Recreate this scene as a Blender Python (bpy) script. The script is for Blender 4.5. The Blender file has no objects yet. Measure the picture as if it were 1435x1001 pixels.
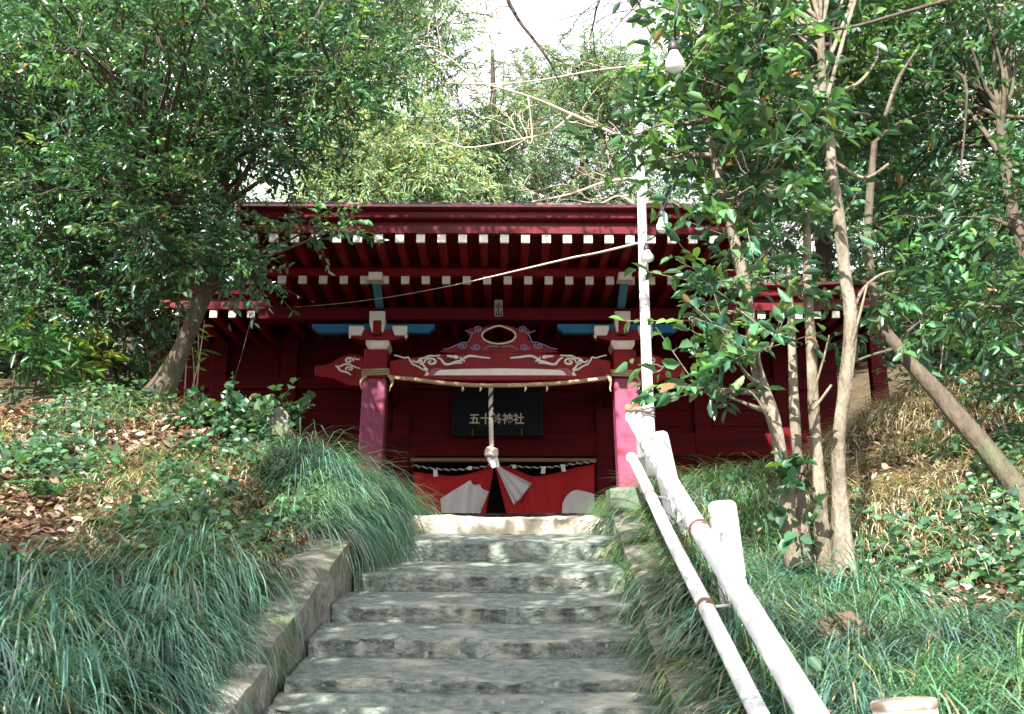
import bpy, bmesh, math, random
import numpy as np
from mathutils import Vector, Matrix, noise

random.seed(7)
rng = np.random.default_rng(11)
C = bpy.context.scene.collection
scene = bpy.context.scene

# ------------------------------------------------------------------ camera
F, CX, CY = 1450.0, 717.5, 500.5
PITCH, YAW = math.radians(15.05), math.radians(0.5)
EYE = np.array([0.0, 0.0, 1.6])
FWD = np.array([math.sin(YAW)*math.cos(PITCH), math.cos(YAW)*math.cos(PITCH), math.sin(PITCH)])
RGT = np.array([math.cos(YAW), -math.sin(YAW), 0.0])
UPV = np.cross(RGT, FWD)
cd = bpy.data.cameras.new('camera')
cam = bpy.data.objects.new('camera', cd)
C.objects.link(cam)
cd.sensor_width = 36.0
cd.lens = F/1435.0*36.0
cd.clip_start = 0.05
cd.clip_end = 2000
cd.dof.use_dof = True
cd.dof.focus_distance = 10.5
cd.dof.aperture_fstop = 8.0
M3 = Matrix((Vector(RGT), Vector(UPV), Vector(-FWD))).transposed()
cam.matrix_world = Matrix.Translation(Vector(EYE)) @ M3.to_4x4()
scene.camera = cam

# ------------------------------------------------------------------ light
SUN = Vector((-0.36, -1.0, 0.92)).normalized()      # direction towards the sun
elev = math.asin(SUN.z)
w = bpy.data.worlds.new('World')
scene.world = w
w.use_nodes = True
nt = w.node_tree
bg = nt.nodes['Background']
sky = nt.nodes.new('ShaderNodeTexSky')
sky.sky_type = 'NISHITA'
sky.sun_disc = False
sky.sun_elevation = elev
sky.sun_rotation = math.atan2(SUN.x, SUN.y)
sky.air_density = 1.0
sky.dust_density = 4.0
sky.ozone_density = 1.0
# thin bright cloud over the whole sky, thicker in patches
stc = nt.nodes.new('ShaderNodeTexCoord'); snz = nt.nodes.new('ShaderNodeTexNoise'); snz.inputs['Scale'].default_value = 2.2; snz.inputs['Detail'].default_value = 6
scr = nt.nodes.new('ShaderNodeValToRGB'); scr.color_ramp.elements[0].position = 0.25; scr.color_ramp.elements[0].color = (0.62,0.62,0.62,1); scr.color_ramp.elements[1].position = 0.6; scr.color_ramp.elements[1].color = (0.96,0.96,0.96,1)
smx = nt.nodes.new('ShaderNodeMix'); smx.data_type = 'RGBA'
nt.links.new(stc.outputs['Generated'], snz.inputs['Vector']); nt.links.new(snz.outputs['Fac'], scr.inputs['Fac'])
nt.links.new(scr.outputs[0], smx.inputs['Factor']); nt.links.new(sky.outputs[0], smx.inputs['A']); smx.inputs['B'].default_value = (4.6, 4.5, 4.75, 1)
nt.links.new(smx.outputs['Result'], bg.inputs[0])
bg.inputs[1].default_value = 0.15
sl = bpy.data.lights.new('sun', 'SUN')
sl.energy = 5.0
sl.angle = math.radians(0.5)
sl.color = (1.0, 0.95, 0.86)
so = bpy.data.objects.new('sun', sl)
C.objects.link(so)
so.rotation_euler = (-SUN).to_track_quat('-Z', 'Y').to_euler()
so.location = (-5, -15, 20)
vs = scene.view_settings
vs.view_transform = 'Standard'
vs.look = 'None'
vs.exposure = 1.95
vs.gamma = 1.0
scene.cycles.max_bounces = 8
scene.cycles.transparent_max_bounces = 4
scene.cycles.use_denoising = True

# ------------------------------------------------------------------ helpers
def ray(px, py):
    d = FWD + RGT*((px-CX)/F) - UPV*((py-CY)/F)
    return d
def at(px, py, Y):
    d = ray(px, py)
    return EYE + d*(Y/d[1])
def project(P):
    v = P - EYE
    c = v@FWD
    c = np.where(c < 0.05, 0.05, c)
    return CX + F*(v@RGT)/c, CY - F*(v@UPV)/c, c
def V(p): return Vector((float(p[0]), float(p[1]), float(p[2])))
def mpp(Y, py=500):            # metres per pixel at plane Y
    p = at(CX, py, Y); return float((p-EYE)@FWD)/F

def tag(o, label=None, cat=None, group=None, kind=None):
    if label: o['label'] = label
    if cat: o['category'] = cat
    if group: o['group'] = group
    if kind: o['kind'] = kind
    return o
def empty(name, loc=(0,0,0), label=None, cat=None, group=None):
    o = bpy.data.objects.new(name, None)
    o.empty_display_size = 0.2
    C.objects.link(o)
    o.location = loc
    return tag(o, label, cat, group)
def link(name, me, mat, parent=None):
    o = bpy.data.objects.new(name, me)
    C.objects.link(o)
    if mat is not None:
        for m in (mat if isinstance(mat, (list, tuple)) else [mat]): me.materials.append(m)
    if parent is not None:
        o.parent = parent
        o.matrix_parent_inverse = Matrix.Translation(parent.location).inverted()
    return o
def mesh_np(name, verts, faces, mat, parent=None, tint=None, smooth=False):
    me = bpy.data.meshes.new(name)
    verts = np.asarray(verts, dtype=np.float32).reshape(-1, 3)
    faces = np.asarray(faces, dtype=np.int32)
    k = faces.shape[1]
    me.vertices.add(len(verts)); me.vertices.foreach_set('co', verts.ravel())
    me.loops.add(faces.size); me.loops.foreach_set('vertex_index', faces.ravel())
    me.polygons.add(len(faces))
    me.polygons.foreach_set('loop_start', np.arange(0, faces.size, k, dtype=np.int32))
    me.polygons.foreach_set('loop_total', np.full(len(faces), k, dtype=np.int32))
    if smooth: me.polygons.foreach_set('use_smooth', np.ones(len(faces), dtype=bool))
    if tint is not None:
        a = me.color_attributes.new('tint', 'FLOAT_COLOR', 'POINT')
        t = np.ones((len(verts), 4), dtype=np.float32); t[:, :3] = tint
        a.data.foreach_set('color', t.ravel())
    me.update(calc_edges=True)
    return link(name, me, mat, parent)

class MB:
    """collects simple shapes, links them as one mesh"""
    def __init__(s): s.v = []; s.f = []; s.mi = []; s.cur = 0; s.sm = []
    def add(s, vs, fs, smooth=False):
        b = len(s.v); s.v += [tuple(map(float, q)) for q in vs]
        for f in fs:
            s.f.append([i+b for i in f]); s.mi.append(s.cur); s.sm.append(smooth)
        return s
    def box(s, x0, x1, y0, y1, z0, z1):
        v = [(x0,y0,z0),(x1,y0,z0),(x1,y1,z0),(x0,y1,z0),(x0,y0,z1),(x1,y0,z1),(x1,y1,z1),(x0,y1,z1)]
        return s.add(v, [(0,3,2,1),(4,5,6,7),(0,1,5,4),(1,2,6,5),(2,3,7,6),(3,0,4,7)])
    def hexa(s, a, b):          # two quads of 4 points
        v = list(a)+list(b)
        return s.add(v, [(3,2,1,0),(4,5,6,7),(0,1,5,4),(1,2,6,5),(2,3,7,6),(3,0,4,7)])
    def prism(s, poly, y0, y1):  # polygon in (x,z), extruded along y
        n = len(poly)
        v = [(p[0], y0, p[1]) for p in poly]+[(p[0], y1, p[1]) for p in poly]
        fs = [list(range(n)), list(range(2*n-1, n-1, -1))]
        for i in range(n): j = (i+1) % n; fs.append([j, i, i+n, j+n])
        return s.add(v, fs)
    def prismx(s, poly, x0, x1):  # polygon in (y,z), extruded along x
        n = len(poly)
        v = [(x0, p[0], p[1]) for p in poly]+[(x1, p[0], p[1]) for p in poly]
        fs = [list(range(n-1, -1, -1)), list(range(n, 2*n))]
        for i in range(n): j = (i+1) % n; fs.append([i, j, j+n, i+n])
        return s.add(v, fs)
    def tube(s, pts, radii, sides=8, cap=True, smooth=True, wob=0.0):
        pts = [Vector(p) for p in pts]; n = len(pts)
        if not hasattr(radii, '__len__'): radii = [radii]*n
        t0 = (pts[1]-pts[0]).normalized()
        ref = Vector((0,0,1)) if abs(t0.z) < 0.9 else Vector((1,0,0))
        u = t0.cross(ref).normalized()
        vs = []; fs = []
        for i in range(n):
            t = (pts[min(i+1,n-1)]-pts[max(i-1,0)])
            t = t.normalized() if t.length > 1e-9 else t0
            u = (u - t*u.dot(t)); u = u.normalized() if u.length > 1e-6 else t.orthogonal().normalized()
            q = t.cross(u)
            for k in range(sides):
                a = 2*math.pi*k/sides
                r = radii[i]
                if wob: r *= 1+wob*noise.noise(Vector((pts[i].x*3+math.cos(a)*1.3, pts[i].y*3+math.sin(a)*1.3, pts[i].z*3)))
                vs.append(pts[i]+(u*math.cos(a)+q*math.sin(a))*r)
        for i in range(n-1):
            for k in range(sides):
                k2 = (k+1) % sides
                fs.append((i*sides+k, i*sides+k2, (i+1)*sides+k2, (i+1)*sides+k))
        if cap:
            fs.append(list(range(sides-1, -1, -1))); fs.append(list(range((n-1)*sides, n*sides)))
        return s.add(vs, fs, smooth)
    def lathe(s, base, axis, prof, sides=20, smooth=True):  # prof: (r, h)
        ax = Vector(axis).normalized(); u = ax.orthogonal().normalized(); q = ax.cross(u)
        vs = []; fs = []; n = len(prof)
        for r, h in prof:
            for k in range(sides):
                a = 2*math.pi*k/sides
                vs.append(Vector(base)+ax*h+(u*math.cos(a)+q*math.sin(a))*r)
        for i in range(n-1):
            for k in range(sides):
                k2 = (k+1) % sides
                fs.append((i*sides+k, i*sides+k2, (i+1)*sides+k2, (i+1)*sides+k))
        fs.append(list(range(sides-1,-1,-1))); fs.append(list(range((n-1)*sides, n*sides)))
        return s.add(vs, fs, smooth)
    def build(s, name, mat, parent=None, bevel=0.0):
        me = bpy.data.meshes.new(name)
        me.from_pydata(s.v, [], s.f)
        me.polygons.foreach_set('use_smooth', s.sm)
        me.polygons.foreach_set('material_index', s.mi)
        me.update()
        bm = bmesh.new(); bm.from_mesh(me); bmesh.ops.recalc_face_normals(bm, faces=bm.faces); bm.to_mesh(me); bm.free()
        o = link(name, me, mat, parent)
        if bevel:
            b = o.modifiers.new('edge', 'BEVEL'); b.width = bevel; b.segments = 1; b.limit_method = 'ANGLE'; b.angle_limit = math.radians(50)
        return o

def smoothpath(pts, n=8):
    P = [Vector(p) for p in pts]
    if len(P) < 3: 
        return [P[0].lerp(P[-1], i/n) for i in range(n+1)]
    out = []
    for i in range(len(P)-1):
        a, b, c, d = P[max(i-1,0)], P[i], P[i+1], P[min(i+2,len(P)-1)]
        for k in range(n):
            t = k/n
            out.append(0.5*((2*b)+(c-a)*t+(2*a-5*b+4*c-d)*t*t+(3*b-a-3*c+d)*t**3))
    out.append(P[-1])
    return out
def lerps(vals, n):             # resample a list of radii to n entries
    return list(np.interp(np.linspace(0, len(vals)-1, n), range(len(vals)), vals))

# ------------------------------------------------------------------ materials
def mk(name, c1, c2=None, scale=6.0, rough=0.6, bump=0.0, bscale=None, spec=0.4, detail=6.0, stretch=(1,1,1), c3=None, s3=2.0, t3=(0.55,0.7)):
    m = bpy.data.materials.new(name); m.use_nodes = True
    n = m.node_tree.nodes; L = m.node_tree.links
    p = n['Principled BSDF']
    p.inputs['Roughness'].default_value = rough
    p.inputs['Specular IOR Level'].default_value = spec
    p.inputs['Base Color'].default_value = (*c1, 1)
    tc = n.new('ShaderNodeTexCoord'); mp = n.new('ShaderNodeMapping')
    mp.inputs['Scale'].default_value = stretch
    L.new(tc.outputs['Object'], mp.inputs['Vector'])
    if c2 is not None:
        nz = n.new('ShaderNodeTexNoise'); nz.inputs['Scale'].default_value = scale; nz.inputs['Detail'].default_value = detail
        nz.inputs['Roughness'].default_value = 0.72
        L.new(mp.outputs[0], nz.inputs['Vector'])
        cr = n.new('ShaderNodeValToRGB'); cr.color_ramp.elements[0].position = 0.33; cr.color_ramp.elements[1].position = 0.67
        cr.color_ramp.elements[0].color = (*c1, 1); cr.color_ramp.elements[1].color = (*c2, 1)
        L.new(nz.outputs['Fac'], cr.inputs['Fac'])
        col = cr.outputs[0]
        if c3 is not None:
            n3 = n.new('ShaderNodeTexNoise'); n3.inputs['Scale'].default_value = s3; n3.inputs['Detail'].default_value = 5
            L.new(mp.outputs[0], n3.inputs['Vector'])
            r3 = n.new('ShaderNodeValToRGB'); r3.color_ramp.elements[0].position = t3[0]; r3.color_ramp.elements[1].position = t3[1]
            L.new(n3.outputs['Fac'], r3.inputs['Fac'])
            mx = n.new('ShaderNodeMix'); mx.data_type = 'RGBA'
            L.new(r3.outputs[0], mx.inputs['Factor']); L.new(col, mx.inputs['A']); mx.inputs['B'].default_value = (*c3, 1)
            col = mx.outputs['Result']
        L.new(col, p.inputs['Base Color'])
    if bump:
        bn = n.new('ShaderNodeTexNoise'); bn.inputs['Scale'].default_value = bscale or scale*4; bn.inputs['Detail'].default_value = 8
        L.new(mp.outputs[0], bn.inputs['Vector'])
        bp = n.new('ShaderNodeBump'); bp.inputs['Strength'].default_value = bump; bp.inputs['Distance'].default_value = 0.02
        L.new(bn.outputs['Fac'], bp.inputs['Height']); L.new(bp.outputs[0], p.inputs['Normal'])
    return m
def mk_leaf(name, rough=0.42, spec=0.5, trans=0.3):
    m = bpy.data.materials.new(name); m.use_nodes = True
    n = m.node_tree.nodes; L = m.node_tree.links
    p = n['Principled BSDF']; out = n['Material Output']
    a = n.new('ShaderNodeAttribute'); a.attribute_name = 'tint'
    L.new(a.outputs['Color'], p.inputs['Base Color'])
    p.inputs['Roughness'].default_value = rough; p.inputs['Specular IOR Level'].default_value = spec
    t = n.new('ShaderNodeBsdfTranslucent')
    g = n.new('ShaderNodeMix'); g.data_type = 'RGBA'; g.blend_type = 'MULTIPLY'; g.inputs['Factor'].default_value = 1.0
    L.new(a.outputs['Color'], g.inputs['A']); g.inputs['B'].default_value = (1.6, 1.5, 0.7, 1)
    L.new(g.outputs['Result'], t.inputs['Color'])
    mx = n.new('ShaderNodeMixShader'); mx.inputs[0].default_value = trans
    L.new(p.outputs[0], mx.inputs[1]); L.new(t.outputs[0], mx.inputs[2]); L.new(mx.outputs[0], out.inputs['Surface'])
    return m

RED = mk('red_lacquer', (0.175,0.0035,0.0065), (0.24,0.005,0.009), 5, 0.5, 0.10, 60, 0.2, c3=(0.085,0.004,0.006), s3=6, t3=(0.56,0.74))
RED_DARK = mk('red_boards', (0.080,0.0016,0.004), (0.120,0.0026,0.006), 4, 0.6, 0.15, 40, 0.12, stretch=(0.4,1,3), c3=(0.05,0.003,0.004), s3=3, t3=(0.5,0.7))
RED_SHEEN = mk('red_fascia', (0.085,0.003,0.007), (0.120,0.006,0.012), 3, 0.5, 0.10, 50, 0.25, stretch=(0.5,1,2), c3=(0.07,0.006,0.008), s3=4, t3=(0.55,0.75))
PINK = mk('faded_sunlit_red', (0.215,0.040,0.085), (0.26,0.058,0.115), 7, 0.55, 0.08, 50, 0.3, c3=(0.14,0.010,0.022), s3=5, t3=(0.56,0.72))  # lower pillars: faded paint, with sunlight put into the colour too
WHITE = mk('white_paint', (0.80,0.77,0.70), (0.70,0.66,0.60), 9, 0.55, 0.04, 60)
CREAM = mk('cream_paint', (0.74,0.62,0.50), (0.66,0.52,0.42), 9, 0.55)
BLUE = mk('blue_paint', (0.02,0.13,0.26), (0.03,0.16,0.30), 9, 0.6, 0.05, 60, 0.2)
BLUE_LIGHT = mk('lighter_blue', (0.07,0.27,0.42), (0.09,0.31,0.47), 9, 0.6, 0.05, 60, 0.2)  # a lighter blue than BLUE, for the forward arms
VIOLET = mk('violet_paint', (0.20,0.18,0.34), (0.28,0.26,0.42), 9, 0.5)
PLUM = mk('plum_paint', (0.30,0.05,0.10), (0.36,0.07,0.13), 9, 0.5)
BLACK = mk('black_lacquer', (0.008,0.010,0.014), (0.014,0.017,0.022), 6, 0.6, 0.03, 40, 0.15)
GOLD = mk('pale_lettering', (0.80,0.74,0.60), (0.70,0.64,0.5), 20, 0.5)
DARKWOOD = mk('dark_interior_wood', (0.02,0.012,0.010), (0.035,0.02,0.016), 5, 0.7)
TIMBER = mk('pale_rail_wood', (0.30,0.20,0.12), (0.22,0.14,0.08), 12, 0.6)
COPPER = mk('weathered_copper_roof', (0.05,0.055,0.05), (0.09,0.10,0.085), 3, 0.6, 0.1, 20)
ROPE = mk('straw_rope', (0.50,0.38,0.24), (0.36,0.26,0.15), 40, 0.85, 0.4, 120)
HEMP = mk('pale_hemp', (0.72,0.66,0.56), (0.60,0.53,0.44), 30, 0.8, 0.3, 100)
DARKROPE = mk('dark_cord', (0.05,0.03,0.025), (0.08,0.05,0.04), 30, 0.8)
CLOTH_RED = mk('red_cloth', (0.52,0.018,0.020), (0.44,0.012,0.016), 3, 0.8, 0.12, 25)
CLOTH_WHITE = mk('white_cloth', (0.78,0.75,0.74), (0.70,0.67,0.68), 3, 0.85, 0.12, 25)
PAPER = mk('white_paper', (0.80,0.78,0.72))
PIPE = mk('white_pipe_paint', (0.80,0.80,0.80), (0.66,0.66,0.66), 5, 0.42, 0.12, 24, c3=(0.42,0.33,0.25), s3=13, t3=(0.66,0.72))
RUST = mk('rusty_iron', (0.16,0.07,0.04), (0.30,0.15,0.09), 14, 0.75, 0.3, 60)
WIRE = mk('wire', (0.10,0.09,0.08))
CABLE = mk('pale_cable', (0.55,0.50,0.42), (0.46,0.41,0.34), 12, 0.6)
SOCKET = mk('black_rubber', (0.015,0.017,0.02), None, rough=0.5)
BULB = mk('opal_glass', (0.86,0.86,0.85), None, rough=0.12, spec=0.6)
STONE = mk('rough_stair_riser', (0.038,0.055,0.050), (0.225,0.258,0.220), 20, 0.92, 1.0, 34, 0.15, detail=12, stretch=(0.8,1,1.5), c3=(0.27,0.275,0.225), s3=7, t3=(0.53,0.64))
TREAD = mk('worn_stair_tread', (0.058,0.080,0.071), (0.205,0.232,0.198), 22, 0.9, 0.9, 40, 0.15, detail=12, stretch=(0.9,1,1), c3=(0.27,0.275,0.225), s3=4.2, t3=(0.54,0.68))
KERB = mk('kerb_stone', (0.085,0.085,0.072), (0.26,0.25,0.21), 13, 0.9, 0.8, 30, 0.2, c3=(0.10,0.12,0.07), s3=3.0, t3=(0.52,0.66))
PALE_STONE = mk('pale_sunlit_stone', (0.42,0.37,0.29), (0.55,0.49,0.40), 8, 0.9, 0.6, 40, 0.2, c3=(0.22,0.24,0.20), s3=4)  # top step only: its sunlight is put into the stone colour
MOSS_STONE = mk('mossy_block', (0.05,0.08,0.055), (0.13,0.16,0.12), 8, 0.95, 0.6, 40, 0.1)
LICHEN = mk('lichen', (0.27,0.29,0.27), (0.19,0.21,0.20), 30, 0.95, 0.3, 90, 0.1)
SOIL = mk('soil', (0.045,0.033,0.022), (0.10,0.075,0.05), 6, 0.95, 0.8, 40, 0.1, c3=(0.06,0.075,0.03), s3=1.5)
BARK = mk('grey_bark', (0.05,0.04,0.03), (0.12,0.098,0.075), 11, 0.92, 1.0, 40, 0.15, stretch=(1,1,0.35), c3=(0.09,0.11,0.06), s3=3)
BARK_PALE = mk('pale_bark', (0.07,0.058,0.043), (0.25,0.215,0.165), 9, 0.85, 1.0, 36, 0.2, stretch=(1,1,0.5), c3=(0.12,0.11,0.075), s3=5)
BARK_DARK = mk('dark_bark', (0.045,0.035,0.03), (0.09,0.07,0.055), 10, 0.9, 0.6, 45, 0.1)
TWIG = mk('dry_twig', (0.52,0.41,0.32), (0.40,0.30,0.22), 10, 0.85)
LEAF = mk_leaf('leaf', 0.28, 0.7, 0.30)
LEAF_GLOSS = mk_leaf('glossy_leaf', 0.36, 0.55, 0.30)
NEEDLE = mk_leaf('needle_foliage', 0.6, 0.3, 0.3)
BLADE = mk_leaf('grass_blade', 0.34, 0.6, 0.25)
STAINED = mk('rust_stained_paint', (0.55,0.42,0.33), (0.24,0.13,0.08), 7, 0.7, 0.3, 60, c3=(0.72,0.68,0.62), s3=9, t3=(0.5,0.6))
LITTER = mk_leaf('dead_leaf', 0.75, 0.2, 0.12)

# ------------------------------------------------------------------ terrain
SL = 0.3427                                  # slope of the stairway
def stair_x(y): return -0.137+(np.minimum(y, 7.0)-3.88)*0.0386
LAND_Y, LAND_Z = 6.96, 2.385
ctrl = []
def gp(px, py, Y): p = at(px, py, Y); ctrl.append((p[0], Y, p[2]))
for y in (-3.0, -1.0, 1.0, 2.0, 3.0, 4.0, 5.0, 6.0, 6.7):           # beside the kerbs
    xc = float(stair_x(y)); ctrl.append((xc-1.0, y, SL*y+0.17)); ctrl.append((xc+1.0, y, SL*y+0.02))
for q in [(0,1030,3.0),(-150,850,4.0),(0,840,4.3),(200,800,4.5),(370,880,4.6),(330,1000,3.7),(200,705,5.5),(0,690,5.6),(400,740,5.7),
          (150,635,6.4),(300,620,6.8),(420,660,6.8),(0,575,7.2),(215,556,7.7),(145,546,8.0),(-150,540,7.6),(480,690,7.0),(400,640,7.4),(330,590,8.4),(450,690,8.3),(0,540,8.6),
          (1035,925,4.67),(955,765,6.5),(1165,838,5.6),(1430,700,6.0),(1250,640,7.8),(1100,670,7.6),(1400,880,4.7),(1300,1020,3.6),(1000,680,7.4),(940,700,7.2),
          (1200,600,8.6),(1300,550,9.6),(1420,500,11.0),(1600,800,5.6),(1700,560,9.0),(1150,650,9.0),(1050,690,8.6)]:
    gp(*q)
for x in (-4, -2, 0, 2, 4): ctrl.append((x, 10.6, LAND_Z))
for x in (-6.5, -9): ctrl.append((x, 4.0, 2.3)); ctrl.append((x, 9.5, 3.5)); ctrl.append((x, -1, 0.6))
for x in (6.5, 9): ctrl.append((x, 3.0, 1.6)); ctrl.append((x, 6.5, 3.0)); ctrl.append((x, -1, 0.3)); ctrl.append((x, 12.0, 5.2))
for x in (-6.5, -9): ctrl.append((x, 13.0, 3.6))
ctrl = np.array(ctrl)
def _phi(r): return r*r*np.log(r+1e-9)
_n = len(ctrl)
_d = np.sqrt(((ctrl[:, None, :2]-ctrl[None, :, :2])**2).sum(-1))
_A = np.zeros((_n+3, _n+3)); _A[:_n, :_n] = _phi(_d)+np.eye(_n)*0.08
_A[:_n, _n] = 1; _A[:_n, _n+1:] = ctrl[:, :2]; _A[_n, :_n] = 1; _A[_n+1:, :_n] = ctrl[:, :2].T
_w = np.linalg.solve(_A, np.concatenate([ctrl[:, 2], [0, 0, 0]]))
def sstep(a, b, x): t = np.clip((x-a)/(b-a), 0, 1); return t*t*(3-2*t)
def tps(x, y):
    out = np.empty(len(x))
    for i in range(0, len(x), 20000):
        xx, yy = x[i:i+20000], y[i:i+20000]
        r = np.sqrt((xx[:, None]-ctrl[None, :, 0])**2+(yy[:, None]-ctrl[None, :, 1])**2)
        out[i:i+20000] = _phi(r)@_w[:_n]+_w[_n]+_w[_n+1]*xx+_w[_n+2]*yy
    return out
def bank(x, y):                              # natural ground, no stair cut
    xs = np.clip(x, -9, 9); ys = np.clip(y, -3, 13)
    z = tps(xs, ys)
    z = z+np.maximum(0, y-15.5)*0.30*(1-sstep(30, 60, y)*0.6)-np.maximum(0, -3-y)*0.25*(1-sstep(-40, -15, -np.abs(y)))
    z = z+np.maximum(0, np.abs(x)-9)*0.12*(1-sstep(25, 60, np.abs(x)))
    yard = sstep(9.0, 10.0, y)*(1-sstep(4.7, 5.7, np.abs(x)))*(1-sstep(15.2, 16.2, y))
    z = z*(1-yard)+LAND_Z*yard
    return z
def H(x, y):
    x = np.asarray(x, float); y = np.asarray(y, float)
    z = bank(x, y)
    d = np.abs(x-stair_x(y))
    cut = (1-sstep(0.84, 0.96, d))
    low = np.where(y < LAND_Y+0.2, SL*np.minimum(y, LAND_Y)-0.40, LAND_Z-0.03)
    fade = (1-sstep(9.0, 10.0, y))
    return z*(1-cut*fade)+np.minimum(low, z+0.0)*cut*fade
def Hs(x, y): return float(H(np.array([x]), np.array([y]))[0])

def axis(lo, hi, step, far, growth=1.35):
    a = list(np.arange(lo, hi+1e-6, step)); s = step; b = [a[0]]; 
    x = lo
    left = []
    while x > -far: s *= growth; x -= s; left.append(x)
    s = step; x = a[-1]; right = []
    while x < far: s *= growth; x += s; right.append(x)
    return np.array(left[::-1]+a+right)
gx = axis(-7.5, 7.5, 0.10, 260); gy = axis(-2.0, 12.5, 0.10, 260)
GX, GY = np.meshgrid(gx, gy)
GZ = H(GX.ravel(), GY.ravel())
GZ = GZ+0.03*np.array([noise.noise(Vector((a*1.7, b*1.7, 0)))+0.5*noise.noise(Vector((a*5, b*5, 3))) for a, b in zip(GX.ravel(), GY.ravel())])*(np.abs(GX.ravel()-stair_x(GY.ravel())) > 0.95)
nx, ny = len(gx), len(gy)
idx = np.arange(nx*ny).reshape(ny, nx)
gf = np.stack([idx[:-1, :-1], idx[:-1, 1:], idx[1:, 1:], idx[1:, :-1]], -1).reshape(-1, 4)
ground = mesh_np('ground', np.stack([GX.ravel(), GY.ravel(), GZ], -1), gf, SOIL, smooth=True)
tag(ground, kind='structure')

# ------------------------------------------------------------------ stairway
stairs = empty('stone_stairway', (float(stair_x(0.0)), 0.5, 0), 'worn grey stone stairway with lichen spots climbing to the red shrine', 'stairway')
nos = []                                     # (Y, Z, row of the tread's back edge in the photograph or None)
def on_slope(py):
    a = PITCH-math.atan((py-CY)/F)
    y = 1.6/(SL-math.tan(a)); return y, 1.6+y*math.tan(a)
rows = [1048, 992, 950, 893, 847, 802, 757, 722]
for r in rows: nos.append(on_slope(r))
y, z = nos[0]
below = []
while y > -1.6: y -= 0.47; z -= 0.161; below.append((y, z))
nos = below[::-1]+nos
HWID = 0.715
def step_mesh(y0, z0, y1, zb, base, wl, wr, seed):
    """one stone step: riser at y0, nosing height z0, tread rising to (y1, zb)"""
    prof = [(y0+0.012, base), (y0+0.004, (base+z0)/2-0.02), (y0, z0-0.034), (y0+0.002, z0-0.016), (y0+0.011, z0-0.004), (y0+0.028, z0),
            (y0+0.15, z0+(zb-z0)*0.30), (y0+(y1-y0)*0.6, z0+(zb-z0)*0.62), (y1-0.06, zb-0.006), (y1+0.05, zb), (y1+0.06, base)]
    nxs = 97; vs = []; xs = np.linspace(-wl, wr, nxs)
    xc = float(stair_x(y0))
    for i, x in enumerate(xs):
        for k, (yy, zz) in enumerate(prof):
            nv = noise.noise(Vector((x*4+seed*7.1, k*0.6, seed)))
            n2 = noise.noise(Vector((x*14+seed*3.3, k*1.9, seed+5)))
            n3 = noise.noise(Vector((x*34+seed*3.3, k*2.9, seed+9)))
            am = 1.0 if 0 < k < 9 else 0.0
            dip = -0.012*max(0, 1-abs(x-0.1)/0.5) if 2 < k < 9 else 0
            rough_ = 2.2 if 1 <= k <= 3 else 0.8
            vs.append((xc+x, yy+am*(0.012*nv+0.010*n2*rough_+0.009*n3*rough_), zz+am*(0.010*nv+0.006*n2+0.003*n3)+dip))
    m = len(prof); fs = []
    for i in range(nxs-1):
        for k in range(m-1):
            a = i*m+k; fs.append((a, a+m, a+m+1, a+1))
    b = MB(); b.add(vs, fs, True); b.mi = [0 if (i_ % (m-1)) < 4 else 1 for i_ in range(len(fs))]
    b.add([vs[k] for k in range(m)], [list(range(m))]); b.add([vs[(nxs-1)*m+k] for k in range(m)], [list(range(m-1, -1, -1))])
    return b
step_objs = []
for i, (y0, z0) in enumerate(nos):
    if i+1 < len(nos):
        y1, z1 = nos[i+1]; rise = z1-z0
        zb = z0+rise*0.46
    else:
        y1, zb = y0+0.42, z0+0.015
    b = step_mesh(y0, z0, y1, zb, z0-0.20, HWID+0.02*random.random(), HWID+0.02*random.random(), i)
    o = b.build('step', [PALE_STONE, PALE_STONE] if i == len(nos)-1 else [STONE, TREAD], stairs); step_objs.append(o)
    if i == len(nos)-1: o['label'] = 'pale sunlit top step'
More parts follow.
